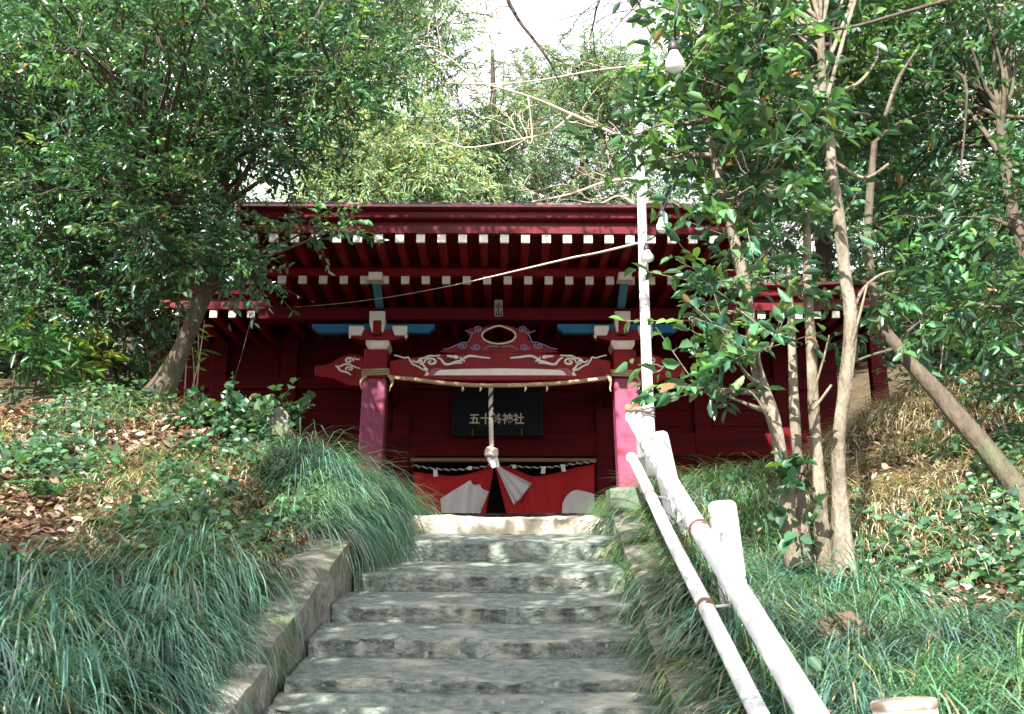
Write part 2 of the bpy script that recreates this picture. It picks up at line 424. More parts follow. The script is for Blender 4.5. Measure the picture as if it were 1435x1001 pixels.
# lichen rosettes growing flat on the stone
from mathutils.bvhtree import BVHTree
_v, _f = [], []
for o in step_objs:
    k = len(_v); _v += [v.co.copy() for v in o.data.vertices]; _f += [[i+k for i in q.vertices] for q in o.data.polygons]
bvh = BVHTree.FromPolygons(_v, _f)
lm = MB(); random.seed(12)
spots = [(470,882,.030),(506,912,.036),(562,903,.034),(545,948,.018),(680,905,.026),(672,915,.03),(690,925,.024),(640,915,.02),(715,918,.012),(596,918,.018),
         (760,925,.012),(675,985,.05),(625,925,.015),(735,895,.012),(560,960,.012),(800,915,.012),(850,905,.01),(780,960,.015),(600,955,.012),(535,993,.02),(790,880,.016),(690,912,.02)]
spots += [(random.uniform(440, 890), random.uniform(860, 998), random.uniform(.004, .011)) for _ in range(60)]
for px, py, r in spots:
    d = Vector(ray(px, py)).normalized(); hit_ = bvh.ray_cast(V(EYE), d)
    if hit_[0] is None: continue
    c, n_ = hit_[0], hit_[1]
    if n_.dot(d) > 0: n_ = -n_
    n_ = (n_*0.3+Vector((0,-1,0.35)) if n_.z < 0.7 else n_).normalized(); u = n_.cross(Vector((0,0,1))); u = u.normalized() if u.length > 0.05 else Vector((1,0,0)); q = n_.cross(u)
    k = 18; vs = []; ok = True
    for ring_, fr in ((0, 0.0), (1, 0.5), (2, 1.0)):
        for j in range(1 if ring_ == 0 else k):
            a_ = 6.283*j/k; rr = r*fr*(0.8+0.45*noise.noise(Vector((math.cos(a_)*1.5+px, math.sin(a_)*1.5, py))))
            pt_ = c+(u*math.cos(a_)+q*math.sin(a_))*rr; h_ = bvh.ray_cast(pt_+n_*0.06, -n_, 0.12)
            if h_[0] is None: ok = False; break
            vs.append(h_[0]+n_*0.0022)
    if not ok or len(vs) < 1+2*k: continue
    fs = [(0, 1+j, 1+(j+1) % k) for j in range(k)]+[(1+j, 1+k+j, 1+k+(j+1) % k, 1+(j+1) % k) for j in range(k)]
    lm.add(vs, fs, True)
tag(lm.build('lichen_patch', LICHEN, stairs), kind='stuff')

# kerbs: rough blocks, each with a sloping top
def kerb_block(x0, x1, y0, y1, h0, h1, seed, d=0.5):
    b = MB(); ny_, nx_, nz_ = 16, 5, 8
    def pt(u, v_, w_):
        yy = y0+(y1-y0)*v_; xc = float(stair_x(yy))
        top = SL*yy+h0+(h1-h0)*v_
        zz = top-d*(1-w_)
        xx = xc+x0+(x1-x0)*u
        r = 0.016
        # round the edges a little
        ed = 0.02*(max(0, abs(v_-.5)*2-.88)/.12)
        if w_ > 0.96: zz -= ed+0.014*(abs(u-.5)*2)**3
        nv = Vector((xx*6+seed, yy*6, zz*6))
        return (xx+r*noise.noise(nv), yy, zz+r*noise.noise(nv+Vector((9,2,1))))
    def sheet(fn, n, m, flip):
        vs = [fn(i/n, j/m) for i in range(n+1) for j in range(m+1)]
        fs = [(i*(m+1)+j, (i+1)*(m+1)+j, (i+1)*(m+1)+j+1, i*(m+1)+j+1) for i in range(n) for j in range(m)]
        b.add(vs, [f[::-1] for f in fs] if flip else fs, False)
    sheet(lambda u, v_: pt(u, v_, 1), nx_, ny_, False)
    sheet(lambda v_, w_: pt(0, v_, w_), ny_, nz_, True); sheet(lambda v_, w_: pt(1, v_, w_), ny_, nz_, False)
    sheet(lambda u, w_: pt(u, 0, w_), nx_, nz_, False); sheet(lambda u, w_: pt(u, 1, w_), nx_, nz_, True)
    return b
lk = empty('stone_kerb', (-0.95, 0.5, 0.1), 'row of sloping kerb blocks along the left side of the stairs under drooping grass', 'kerb')
ys = [-1.2, 0.0, 1.2, 2.3, 3.2, 4.12, 5.02, 5.95, 6.9]
hs = [(0.16,0.15)]*4+[(0.16,0.12),(0.17,0.15),(0.21,0.18),(0.20,0.22)]
for i in range(len(ys)-1):
    kerb_block(-1.0, -0.735-0.012*(i % 3), ys[i]+0.012, ys[i+1]-0.012, hs[i][0], hs[i][1], i*3.7).build('kerb_block', KERB, lk)
rk = empty('stone_kerb', (0.85, 0.5, 0.1), 'low row of kerb blocks along the right side of the stairs beside the white handrail', 'kerb')
ys = [-1.2, 0.4, 1.9, 3.3, 4.35, 5.2, 6.1, 6.9]
for i in range(len(ys)-1):
    kerb_block(0.738+0.01*(i % 2), 0.93, ys[i]+0.012, ys[i+1]-0.012, 0.05+0.02*(i % 2), 0.05, 40+i*2.9).build('kerb_block', KERB, rk)
# upright mossy block ending the right kerb
p = at(868, 716, 7.05)
b = kerb_block(0.742, 0.98, 6.92, 7.22, 0.19, 0.12, 91, 0.55)
tag(b.build('mossy_stone_block', MOSS_STONE), 'mossy green stone block standing at the right end of the top step', 'stone block')

# ------------------------------------------------------------------ shrine hall
hall = empty('shrine_hall', (0, 12.8, LAND_Z), 'red lacquered wooden shrine hall with white rafter ends and a projecting entrance porch', 'shrine')
YP, YW = 11.0, 12.8                          # porch pillars, front wall
def XZ(px, py, Y): p = at(px, py, Y); return float(p[0]), float(p[2])
CXP = 701.0                                  # symmetry axis in the photograph
def Xs(px, py, Y): return XZ(px, py, Y)[0]
def hb(b, px0, py0, px1, py1, y0, y1):       # box by front-face pixel rectangle
    x0, z1 = XZ(px0, py0, y0); x1, z0 = XZ(px1, py1, y0)
    x1 = XZ(px1, py0, y0)[0]
    return b.box(x0, x1, y0, y1, z0, z1)
def poly(pts, Y): return [XZ(a, c, Y) for a, c in pts]
def mirror(pts): return [(2*CXP-a, c) for a, c in pts][::-1]
X0 = Xs(CXP, 450, YP)                        # symmetry axis in the world

# walls -------------------------------------------------------------
xl, xr = -4.55+X0, 4.3+X0
ztop = 5.42
zfl = 2.95
op_l, op_r = Xs(579, 680, YW), Xs(834, 680, YW)
op_t = XZ(700, 645, YW)[1]
b = MB()
b.box(xl, op_l, YW, YW+0.10, LAND_Z-0.2, ztop); b.box(op_r, xr, YW, YW+0.10, LAND_Z-0.2, ztop)
b.box(op_l, op_r, YW, YW+0.10, op_t, ztop)
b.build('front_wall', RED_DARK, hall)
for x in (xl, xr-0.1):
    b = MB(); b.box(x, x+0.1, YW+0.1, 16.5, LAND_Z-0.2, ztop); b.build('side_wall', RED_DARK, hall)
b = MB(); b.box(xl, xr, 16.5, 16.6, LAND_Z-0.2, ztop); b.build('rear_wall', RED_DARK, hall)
b = MB(); b.box(xl+0.1, xr-0.1, YW+0.1, 16.5, zfl-0.1, zfl); b.build('interior_floor', DARKWOOD, hall)
b = MB(); b.box(xl+0.1, xr-0.1, 14.2, 14.25, zfl, ztop); b.build('inner_screen', DARKWOOD, hall)
b = MB(); b.box(X0-1.55, X0+1.55, 11.9, YW, zfl-0.08, zfl); b.box(X0-1.5, X0+1.5, 11.6, 11.9, zfl-0.30, zfl-0.25); b.box(X0-1.5, X0+1.5, 11.35, 11.6, zfl-0.52, zfl-0.46)
b.build('porch_floor', DARKWOOD, hall)
# wall boards and beams
def beam(px0, px1, py0, py1, y0=YW-0.06, mat=RED, name='wall_beam', bev=0.006):
    b = MB(); hb(b, px0, py0, px1, py1, y0, YW+0.02); return b.build(name, mat, hall, bev)
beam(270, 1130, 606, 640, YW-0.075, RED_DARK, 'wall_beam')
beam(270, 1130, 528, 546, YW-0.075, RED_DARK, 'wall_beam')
beam(575, 836, 642, 647, YW-0.12, TIMBER, 'curtain_rail')
for px in (300, 400, 562, 846, 985, 1100, 1240):
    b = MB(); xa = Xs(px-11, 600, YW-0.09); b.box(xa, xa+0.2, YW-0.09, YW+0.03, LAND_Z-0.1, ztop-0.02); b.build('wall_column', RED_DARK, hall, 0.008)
for px0, px1 in ((411, 551), (857, 974), (311, 389), (996, 1089)):      # horizontal boarding, one grid of boards per bay
    b = MB(); xa, xb = Xs(px0+3, 600, YW), Xs(px1-3, 600, YW)
    for k in range(14):
        z = 2.5+k*0.205
        if z+0.2 < ztop: b.prismx([(YW-0.022, z), (YW-0.004, z+0.2), (YW+0.01, z+0.2), (YW+0.01, z)], xa, xb)
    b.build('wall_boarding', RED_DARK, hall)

# main roof -----------------------------------------------------------
YE = 11.5                                    # main eave line
zE = 3.60+1.6
def lift(x): return 0.10*max(0, (abs(x-X0)-3.2)/1.9)**2
EL, ER = Xs(108, 415, YE), Xs(1278, 415, YE)
XKL, XKR = Xs(340, 310, 9.6), Xs(1052, 310, 9.6)      # porch eave ends
# stepped eave profile (y, z) relative to rafter-end top
def cornice(y, z, s=1.0):
    return [(y+0.02, z+0.00), (y-0.01, z+0.008), (y-0.016, z+0.105*s), (y+0.03, z+0.115*s), (y+0.028, z+0.185*s), (y-0.03, z+0.197*s), (y-0.045, z+0.215*s),
            (y-0.02, z+0.235*s), (y-0.03, z+0.30*s), (y-0.075, z+0.325*s), (y-0.09, z+0.345*s), (y-0.05, z+0.40*s), (y+0.3, z+0.46*s), (y+0.3, z+0.05)]
def cornice_mesh(prof_fn, x0, x1, n, liftfn):
    b = MB(); rings = []
    for i in range(n+1):
        x = x0+(x1-x0)*i/n; l = liftfn(x)
        rings.append([(x, yy, zz+l) for yy, zz in prof_fn])
    m = len(prof_fn); vs = [q for r in rings for q in r]; fs = []
    for i in range(n):
        for k in range(m):
            k2 = (k+1) % m; fs.append((i*m+k, (i+1)*m+k, (i+1)*m+k2, i*m+k2))
    b.add(vs, fs)
    b.add(rings[0], [list(range(m))]); b.add(rings[-1], [list(range(m-1, -1, -1))])
    return b
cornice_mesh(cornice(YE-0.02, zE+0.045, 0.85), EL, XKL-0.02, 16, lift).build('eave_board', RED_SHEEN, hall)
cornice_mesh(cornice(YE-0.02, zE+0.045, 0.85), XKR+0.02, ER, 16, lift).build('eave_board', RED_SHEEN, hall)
b = MB()
RY, RZ = 14.8, zE+0.40+0.75
n = 20
vs = []
for i in range(n+1):
    x = EL+(ER-EL)*i/n; l = lift(x)
    vs += [(x, YE+0.2, zE+0.42+l), (x, RY, RZ+l*0.3), (x, 18.1, zE+0.42+l), (x, 18.1, zE+0.30+l), (x, RY, RZ-0.14+l*0.3), (x, YE+0.2, zE+0.30+l)]
fs = []
for i in range(n):
    for k in range(6): fs.append((i*6+k, (i+1)*6+k, (i+1)*6+(k+1) % 6, i*6+(k+1) % 6))
fs += [tuple(range(6)), tuple(range(n*6+5, n*6-1, -1))]
b.add(vs, fs); rf = b.build('roof', COPPER, hall)
b = MB(); b.box(EL+0.4, ER-0.4, RY-0.14, RY+0.14, RZ-0.06, RZ+0.14); b.build('ridge_cap', COPPER, rf)
for x in (xl, xr-0.1):                       # gable walls
    b = MB(); b.prismx([(YW, ztop-0.01), (16.6, ztop-0.01), (RY, RZ-0.16)], x+0.003, x+0.097); b.build('gable_wall', RED_DARK, hall)
# soffit of the wings
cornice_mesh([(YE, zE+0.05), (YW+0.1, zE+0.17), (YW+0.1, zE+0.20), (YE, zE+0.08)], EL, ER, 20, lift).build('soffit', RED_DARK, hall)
# rafters: one mesh, white end as its own sub-part, then copies
RW = mpp(10.35, 393)*10.4
def rafter_proto(y0, y1, slope, name='rafter'):
    b = MB(); h = RW/2
    b.hexa([(-h, y0, -h), (h, y0, -h), (h, y1, -h+slope*(y1-y0)), (-h, y1, -h+slope*(y1-y0))], [(-h, y0, h), (h, y0, h), (h, y1, h+slope*(y1-y0)), (-h, y1, h+slope*(y1-y0))])
    r = b.build(name, RED, None)
    b = MB(); h2 = h+0.003; b.box(-h2, h2, y0-0.012, y0+0.02, -h2, h2); e = b.build('end_cap', WHITE, None)
    return r, e
def put_rafters(proto, xs, z, first):
    r0, e0 = proto
    for i, x in enumerate(xs):
        if first and i == 0: r, e = r0, e0
        else:
            r, e = r0.copy(), e0.copy(); C.objects.link(r); C.objects.link(e)
        r.parent = hall; r.matrix_parent_inverse = Matrix.Translation(hall.location).inverted()
        r.location = (x, 0, z(x) if callable(z) else z)
        e.parent = r; e.matrix_parent_inverse = Matrix.Identity(4); e.location = (0, 0, 0)
YF, YB = 9.6, 10.35
zF = XZ(700, 335, YF)[1]; zB = XZ(700, 393, YB)[1]
pF = mpp(YF, 335)*29.35; pB = mpp(YB, 393)*28.7
xF = [Xs(707, 335, YF)+pF*k for k in range(-12, 12)]
xB = [Xs(711.5, 393, YB)+pB*k for k in range(-13, 12)]
put_rafters(rafter_proto(YF, YB+0.05, 0.0), [x for x in xF if XKL+0.02 < x < XKR-0.02], zF, True)
put_rafters(rafter_proto(YB, YW, 0.03), [x for x in xB if XKL-0.05 < x < XKR+0.1], zB, True)
pW = mpp(YE, 441)*26.2
xWl = [Xs(352, 441, YE)-pW*k for k in range(0, 10)]
xWr = [Xs(1067, 441, YE)+pW*k for k in range(0, 9)]
xWr = [x for x in xWr if x < ER-0.05]; xWl = [x for x in xWl if x > EL+0.05]
put_rafters(rafter_proto(YE, YW, 0.03), xWl+xWr, lambda x: zE+lift(x), True)
# porch soffit boards, board over the base rafter ends
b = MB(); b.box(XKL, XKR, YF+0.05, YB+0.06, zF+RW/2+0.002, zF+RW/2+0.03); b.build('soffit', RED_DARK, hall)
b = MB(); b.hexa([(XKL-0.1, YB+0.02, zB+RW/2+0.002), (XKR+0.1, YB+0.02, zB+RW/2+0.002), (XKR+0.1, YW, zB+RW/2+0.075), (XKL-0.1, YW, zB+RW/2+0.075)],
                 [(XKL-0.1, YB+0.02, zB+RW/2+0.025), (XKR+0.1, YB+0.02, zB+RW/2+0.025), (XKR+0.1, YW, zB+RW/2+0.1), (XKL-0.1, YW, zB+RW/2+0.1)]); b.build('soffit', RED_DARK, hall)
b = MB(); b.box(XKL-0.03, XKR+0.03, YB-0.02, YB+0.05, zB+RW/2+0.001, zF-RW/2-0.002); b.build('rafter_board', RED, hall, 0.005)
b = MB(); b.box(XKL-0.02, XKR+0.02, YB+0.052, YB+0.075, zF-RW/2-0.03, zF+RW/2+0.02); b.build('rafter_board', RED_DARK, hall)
cornice_mesh(cornice(YF-0.02, zF+RW/2+0.001, 0.74), XKL, XKR, 2, lambda x: 0).build('eave_board', RED_SHEEN, hall)
for x in (XKL-0.045, XKR+0.003):             # end boards of the porch roof
    b = MB(); b.prismx([(YF-0.10, zF+0.03), (YF-0.10, zF+0.34), (YF+0.3, zF+0.43), (12.0, zF+0.80), (12.0, zF+0.5), (YF+0.4, zF+0.08)], x, x+0.042); b.build('barge_board', RED_SHEEN, hall)
b = MB(); b.hexa([(XKL-0.05, YF-0.04, zF+0.350), (XKR+0.05, YF-0.04, zF+0.350), (XKR+0.05, 12.4, zF+0.93), (XKL-0.05, 12.4, zF+0.93)],
                 [(XKL-0.05, YF-0.04, zF+0.372), (XKR+0.05, YF-0.04, zF+0.372), (XKR+0.05, 12.4, zF+1.0), (XKL-0.05, 12.4, zF+1.0)])
b.build('porch_roof', COPPER, hall)

# porch frame -----------------------------------------------------------
b = MB(); hb(b, 362, 430, 1040, 449, YP-0.09, YP+0.09); b.build('purlin', RED_DARK, hall, 0.008)
PW = 0.128
PIX = (529.0, 873.0)
zcap = XZ(700, 489, YP-PW)[1]
for px in PIX:
    xt = Xs(px, 490, YP); s = 1 if px < CXP else -1
    # lean outwards towards the foot a little, as in the photograph
    xb_ = xt-s*0.045
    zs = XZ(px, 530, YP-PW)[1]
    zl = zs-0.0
    def lx(z): return xt+(xb_-xt)*(zcap-z)/(zcap-LAND_Z)
    q = MB()
    def ring(z, h): x = lx(z); return [(x-h, YP-h, z), (x+h, YP-h, z), (x+h, YP+h, z), (x-h, YP+h, z)]
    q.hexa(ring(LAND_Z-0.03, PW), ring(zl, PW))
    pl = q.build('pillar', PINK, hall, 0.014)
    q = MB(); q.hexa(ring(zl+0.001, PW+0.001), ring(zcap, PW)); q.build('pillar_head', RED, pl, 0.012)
    q = MB(); q.box(xb_-0.2, xb_+0.2, YP-0.2, YP+0.2, LAND_Z-0.12, LAND_Z+0.1); q.build('pillar_base', KERB, pl, 0.02)
    # capital, bracket arms, bearing blocks
    def rel(pts): return [(px+(a-529)*(1 if s > 0 else 1), c) for a, c in pts]
    q = MB(); q.prism(poly(rel([(512.5,477),(545.5,477),(545.5,483),(541,489.5),(517,489.5),(512.5,483)]), YP-0.15), YP-0.15, YP+0.15)
    cap = q.build('capital', CREAM, hall, 0.005)
    q = MB(); q.prism(poly(rel([(519,479.2),(539,479.2),(536,486.5),(522,486.5)]), YP-0.154), YP-0.154, YP-0.1515); q.build('capital_face', WHITE, cap)
    q = MB(); q.prism(poly(rel([(490,462),(569,462),(569,470),(562,474.5),(550,477),(508,477),(496,474.5),(490,470)]), YP-0.09), YP-0.09, YP+0.07); q.build('bracket_arm', RED, hall, 0.005)
    for c0 in (499, 560):
        q = MB(); q.prism(poly(rel([(c0-10,456.5),(c0+10.5,456.5),(c0+10.5,462),(c0+7,470),(c0-7,470),(c0-10,462)]), YP-0.125), YP-0.125, YP+0.10); bb = q.build('bearing_block', WHITE, hall, 0.004)
        sgn = -1 if c0 < 529 else 1
        q = MB(); q.prism(poly(rel([(c0+sgn*7.2,462),(c0+sgn*10.4,462),(c0+sgn*10.4,474),(c0+sgn*7.2,474)]), YP-0.118), YP-0.118, YP-0.093); q.build('block_edge', CREAM, bb)
    q = MB(); q.prism(poly(rel([(517.5,436),(539.5,436),(539.5,453),(536.5,465),(534.5,465),(534.5,449),(522.5,449),(522.5,465),(520.5,465),(517.5,453)]), YP-0.16), YP-0.16, YP+0.05); q.build('bearing_block', WHITE, hall, 0.004)
    q = MB(); q.prism(poly(rel([(522.7,449.2),(534.3,449.2),(534.3,468),(522.7,468)]), YP-0.15), YP-0.15, YP+0.05); q.build('bracket_post', RED, hall)
    # blue arms: crosswise with tapered ends, and one reaching forward to the eave
    q = MB(); q.prism(poly(rel([(437,454),(609,454),(609,459),(600,466.5),(446,466.5),(437,459)]), YP-0.055), YP-0.055, YP+0.055); q.build('cross_arm', BLUE, hall, 0.006)
    xa = lx(zcap); za, zb2 = XZ(px, 436, YP-0.1)[1], XZ(px, 395, 10.26)[1]
    hw = 0.042; xt2 = Xs(px-s*2.5, 395, 10.24)
    q = MB(); q.hexa([(xa-hw, YP+0.2, za), (xa+hw, YP+0.2, za), (xt2+hw, 10.24, zb2), (xt2-hw, 10.24, zb2)], [(xa-hw, YP+0.2, za+0.1), (xa+hw, YP+0.2, za+0.1), (xt2+hw, 10.24, zb2+0.07), (xt2-hw, 10.24, zb2+0.07)]); q.build('tie_arm', BLUE_LIGHT, hall, 0.004)
    q = MB(); q.box(xt2-0.07, xt2+0.07, 10.18, 10.30, zb2+0.005, zb2+0.082); cpb = q.build('eave_block', WHITE, hall, 0.004)
    q = MB(); q.box(xt2-0.082, xt2+0.082, 10.17, 10.305, zb2-0.008, zb2+0.004); q.build('block_edge', CREAM, cpb)
    # beam back to the hall
    q = MB(); q.box(xa-0.075, xa+0.075, YP+0.13, YW, XZ(700, 525, YP)[1], XZ(700, 497, YP)[1]); q.build('tie_beam', RED_DARK, hall, 0.006)

# rainbow beam with carved noses --------------------------------------------
YK = YP-0.095
def tx(px): return px
top = [(546+ (856-546)*t, 506-13*math.sin(math.pi*t)**0.8 if 0 < t < 1 else 506) for t in np.linspace(0, 1, 25)]
bot = [(856-(856-546)*t, 531+2.5*math.sin(math.pi*t)) for t in np.linspace(0, 1, 25)]
b = MB(); b.prism(poly(top+bot, YK), YK, YP+0.09); kb = b.build('rainbow_beam', RED, hall, 0.008)
nose = [(514,505),(506,499),(496,496.5),(485,497.5),(474,502),(464,509),(452,512),(444,512.5),(441,516),(441,527),(450,529),(466,530),(477,535),(488,540),(500,541),(514,538)]
for pts in (nose, mirror(nose)):
    b = MB(); b.prism(poly(pts, YK), YK, YP+0.09); b.build('beam_nose', RED, hall, 0.006)
b = MB(); b.prism(poly([(617,518.5),(650,517.2),(701,516.5),(752,517.2),(785,518.5),(790,521),(794,526),(608,526),(612,521)], YK-0.006), YK-0.006, YK+0.003); b.build('white_band', WHITE, kb)
b = MB()
for pts in ([(598,527),(601,521),(607,516),(622,516),(613,519),(609,524),(608,527)],): 
    for pp in (pts, mirror(pts)): b.prism(poly(pp, YK-0.004), YK-0.004, YK+0.003)
b.build('plum_band', PLUM, kb)
def strokes(lines, r, mat, name, parent, Y, taper=True):
    for side in (0, 1):
        b = MB()
        for ln in lines:
            w_ = 1.0
            if isinstance(ln[0], (int, float)): w_, ln = ln[0], ln[1]
            pp = mirror(ln) if side else ln
            P = smoothpath([V(at(a, c, Y)) for a, c in pp], 5)
            n_ = len(P); rr = [r*w_*(0.6+0.4*math.sin(math.pi*min(1, 0.12+0.88*i/(n_-1)))) for i in range(n_)] if taper else r*w_
            b.tube(P, rr, 6)
        b.build(name, mat, parent)
def spiral(cx, cy, r0, turns, a0, sgn=1, sq=0.8, n=14):
    return [(cx+r0*(1-0.85*i/n)*math.cos(a0+sgn*turns*6.283*i/n), cy+sq*r0*(1-0.85*i/n)*math.sin(a0+sgn*turns*6.283*i/n)) for i in range(n+1)]
mp = mpp(YK, 510)
flor = [(1.1, [(552,498),(559,499.5),(567,502),(572,501),(575,506),(579,511),(586,514),(592,518),(598,520),(597,524),(595,527)]),
        (1.3, [(578,505),(583,508),(590,506),(594,513),(598,517)]), (1.2, [(585,507),(589,503),(595,502),(601,499),(608,499),(617,498)]),
        (1.4, spiral(604, 507.5, 9.5, 1.35, 2.9, 1, 0.62)), (1.1, [(591,512),(587,507),(591,503)]), (1.6, [(594,516),(600,519)]),
        (1.5, [(613,501),(618,504),(622,509),(626,511),(633,510),(640,509),(648,509)]), (1.5, [(626,499),(634,500),(640,501)]), (1.1, spiral(638.5, 501, 4, 1.2, 3.3, 1, 0.6, 8)),
        (1.6, [(633,509),(640,507),(647,505),(651,502),(657,499.5),(664,499.5),(674,501),(687,502)]), (1.3, [(645,500.5),(647,504),(652,507)]), (1.3, [(620,508),(625,512)]),
        (1.4, [(598,527),(600,522.5)])]
strokes(flor, 1.3*mp, WHITE, 'scroll_carving', kb, YK-0.003)
strokes([(1.2, spiral(489, 505.5, 6.5, 1.4, 0.3, -1, 0.7)), (1.2, [(470,513),(476,514),(482,511),(490,511),(496,514),(505,517)]), (1.3, [(472,514),(478,520),(486,522),(492,526)]), (1.2, spiral(490, 517, 6, 1.2, 2.5, 1, 0.6, 9)), (1.1, [(496,502),(501,504),(504,503)])], 1.15*mp, WHITE, 'nose_scroll', kb, YK-0.003)

# frog-leg strut --------------------------------------------------------------
YG = YP-0.05
prof = [(615,493.5),(628,491),(641,487),(651,483),(656,478),(660,472),(655,468),(655,462),(661,459.5),(670,461),(677,459),(688,456.5),(699,455.5)]
outer = prof+[(2*699-a, c) for a, c in prof[::-1][1:]]
oval = lambda a: (699+23.5*math.cos(a), 470.5-(11.5*math.sin(a)+(2.2*max(0, math.sin(a))**14 if math.sin(a) > 0 else 0)))
nO = 72; cx0, cy0 = 699.0, 471.0
def hit(ang):                                # radius of the outline in direction ang
    d = (math.cos(ang), -math.sin(ang)); best = 0
    pts = outer+[(783,494.5),(615,494.5)]
    for (x1_, y1_), (x2_, y2_) in zip(pts, pts[1:]+pts[:1]):
        ex, ey = x2_-x1_, y2_-y1_; den = d[0]*ey-d[1]*ex
        if abs(den) < 1e-9: continue
        t = ((x1_-cx0)*ey-(y1_-cy0)*ex)/den; u = ((x1_-cx0)*d[1]-(y1_-cy0)*d[0])/den
        if t > 0 and -1e-6 <= u <= 1+1e-6: best = max(best, t)
    return (cx0+d[0]*best, cy0+d[1]*best)
b = MB(); vs = []; fs = []
angs = [2*math.pi*i/nO for i in range(nO)]
for a in angs:
    o_, i_ = hit(a), oval(a)
    for q, Y in ((o_, YG), (i_, YG), (i_, YP+0.05), (o_, YP+0.05)): x, z = XZ(q[0], q[1], YG); vs.append((x, Y, z))
for i in range(nO):
    j = (i+1) % nO
    for k in range(4): fs.append((i*4+k, i*4+(k+1) % 4, j*4+(k+1) % 4, j*4+k))
b.add(vs, fs); fl = b.build('frog_leg_strut', RED, hall)
b = MB(); P = [V(at(*oval(a), YG-0.005)) for a in angs+angs[:1]]; b.tube(P, 1.5*mp, 6); b.build('opening_rim', CREAM, fl)
strokes([(1.0, [(621,489.5),(630,488),(639,484),(648,480.5),(656,479.5),(659,474),(662,468),(668,464)]), (1.0, [(652,463),(658,466),(664,466.5),(668,464)]),
         (1.0, spiral(669, 461, 6, 1.5, 1.6, -1, 0.75)), (1.2, spiral(647, 485, 7, 1.4, 5.4, 1, 0.6)), (1.2, spiral(667, 486.5, 7.5, 1.5, 3.2, -1, 0.6)), (1.0, [(676,491),(681,488),(686,485.5),(699,486)])], 0.85*mp, VIOLET, 'cloud_scroll', fl, YG-0.003, False)

# ---- things hung on the hall ------------------------------------------------
def text_mesh(body, size, name, mat, parent, loc, rotx=math.pi/2, sx=1.0, thick=0.004):
    cu = bpy.data.curves.new(name, 'FONT'); cu.body = body; cu.size = size; cu.align_x = 'CENTER'; cu.align_y = 'CENTER'; cu.extrude = thick/2; cu.offset = 0.003
    t = bpy.data.objects.new(name, cu); C.objects.link(t)
    bpy.context.view_layer.update()
    me = bpy.data.meshes.new_from_object(t.evaluated_get(bpy.context.evaluated_depsgraph_get()))
    bpy.data.objects.remove(t)
    o = link(name, me, None)
    me.materials.clear(); me.materials.append(mat)
    if parent is not None: o.parent = parent; o.matrix_parent_inverse = Matrix.Translation(parent.location).inverted()
    o.location = loc; o.rotation_euler = (rotx, 0, 0); o.scale = (sx, 1, 1)
    return o
YS = 12.45
xa, z1 = XZ(634, 545, YS); xb_, z0 = XZ(762, 611, YS)
plq = empty('name_plaque', ((xa+xb_)/2, YS, z0), 'black wooden name plaque with five pale characters hanging above the curtained doorway', 'sign')
b = MB(); b.box(xa+0.04, xb_-0.04, YS+0.012, YS+0.05, z0+0.04, z1-0.03); b.build('board', BLACK, plq)
b = MB()
for x0_, x1_, za, zb_ in ((xa, xb_, z0, z0+0.045), (xa, xb_, z1-0.045, z1), (xa, xa+0.05, z0+0.045, z1-0.045), (xb_-0.05, xb_, z0+0.045, z1-0.045)): b.box(x0_, x1_, YS-0.005, YS+0.06, za, zb_)
b.build('frame', BLACK, plq, 0.008)
tz = XZ(697, 588, YS)[1]; txx = Xs(696, 588, YS)
text_mesh('五十鈴神社', mpp(YS, 588)*16.5, 'lettering', GOLD, plq, (txx, YS+0.008, tz), sx=0.94)
b = MB()
for px in (662, 731): p_ = at(px, 607, YS-0.02); b.tube([V(p_)+Vector((0,0,0.05)), V(p_), V(p_)+Vector((0,0,-0.03))], 0.006, 6)
b.build('hook', TIMBER, plq)
ys_ = YP-0.095
xa, z1 = XZ(693, 420.5, ys_); xb_, z0 = XZ(704.5, 443.5, ys_)
sp_ = empty('votive_paper', ((xa+xb_)/2, ys_, z0), 'small pale paper slip with dark characters stuck on the red beam under the eave', 'paper slip')
b = MB(); b.box(xa, xb_, ys_-0.003, ys_-0.001, z0, z1); b.build('paper', mk('aged_paper', (0.46,0.36,0.31), (0.36,0.27,0.23), 20, 0.9), sp_)
text_mesh('小\n山', mpp(YP, 430)*9.5, 'lettering', BLACK, sp_, ((xa+xb_)/2, ys_-0.005, (z0+z1)/2-0.022), thick=0.002)

# rope tied between the pillars
def twisted(path, r, strands, pitch, mats, b, seg=None):
    P = [Vector(p) for p in path]; L = [0]
    for a, c in zip(P, P[1:]): L.append(L[-1]+(c-a).length)
    n = seg or max(8, int(L[-1]/pitch*8))
    pts = [[] for _ in range(strands)]
    for i in range(n+1):
        s = L[-1]*i/n; j = min(max(np.searchsorted(L, s)-1, 0), len(P)-2)
        t = (s-L[j])/max(1e-9, L[j+1]-L[j]); c = P[j].lerp(P[j+1], t); d = (P[j+1]-P[j]).normalized()
        u = d.cross(Vector((0.1,1,0.2))).normalized(); q = d.cross(u)
        for k in range(strands):
            a = 2*math.pi*(s/pitch+k/strands); pts[k].append(c+(u*math.cos(a)+q*math.sin(a))*r*0.55)
    for k in range(strands): b.cur = mats[k]; b.tube(pts[k], r*0.62, 6)
    b.cur = 0
YR = YP-PW-0.025
def ppath(pts, Y): return smoothpath([V(at(a, c, Y)) for a, c in pts], 6)
sh = empty('straw_rope', tuple(at(700, 542, YR)), 'straw rope slung between the two porch pillars below the carved beam', 'rope')
b = MB()
twisted(ppath([(548,529),(580,532),(620,537),(660,540),(700,540.5),(745,539.5),(800,536),(850,530)], YR), 0.022, 3, 0.10, [0,0,0], b); b.build('rope_span', ROPE, sh)
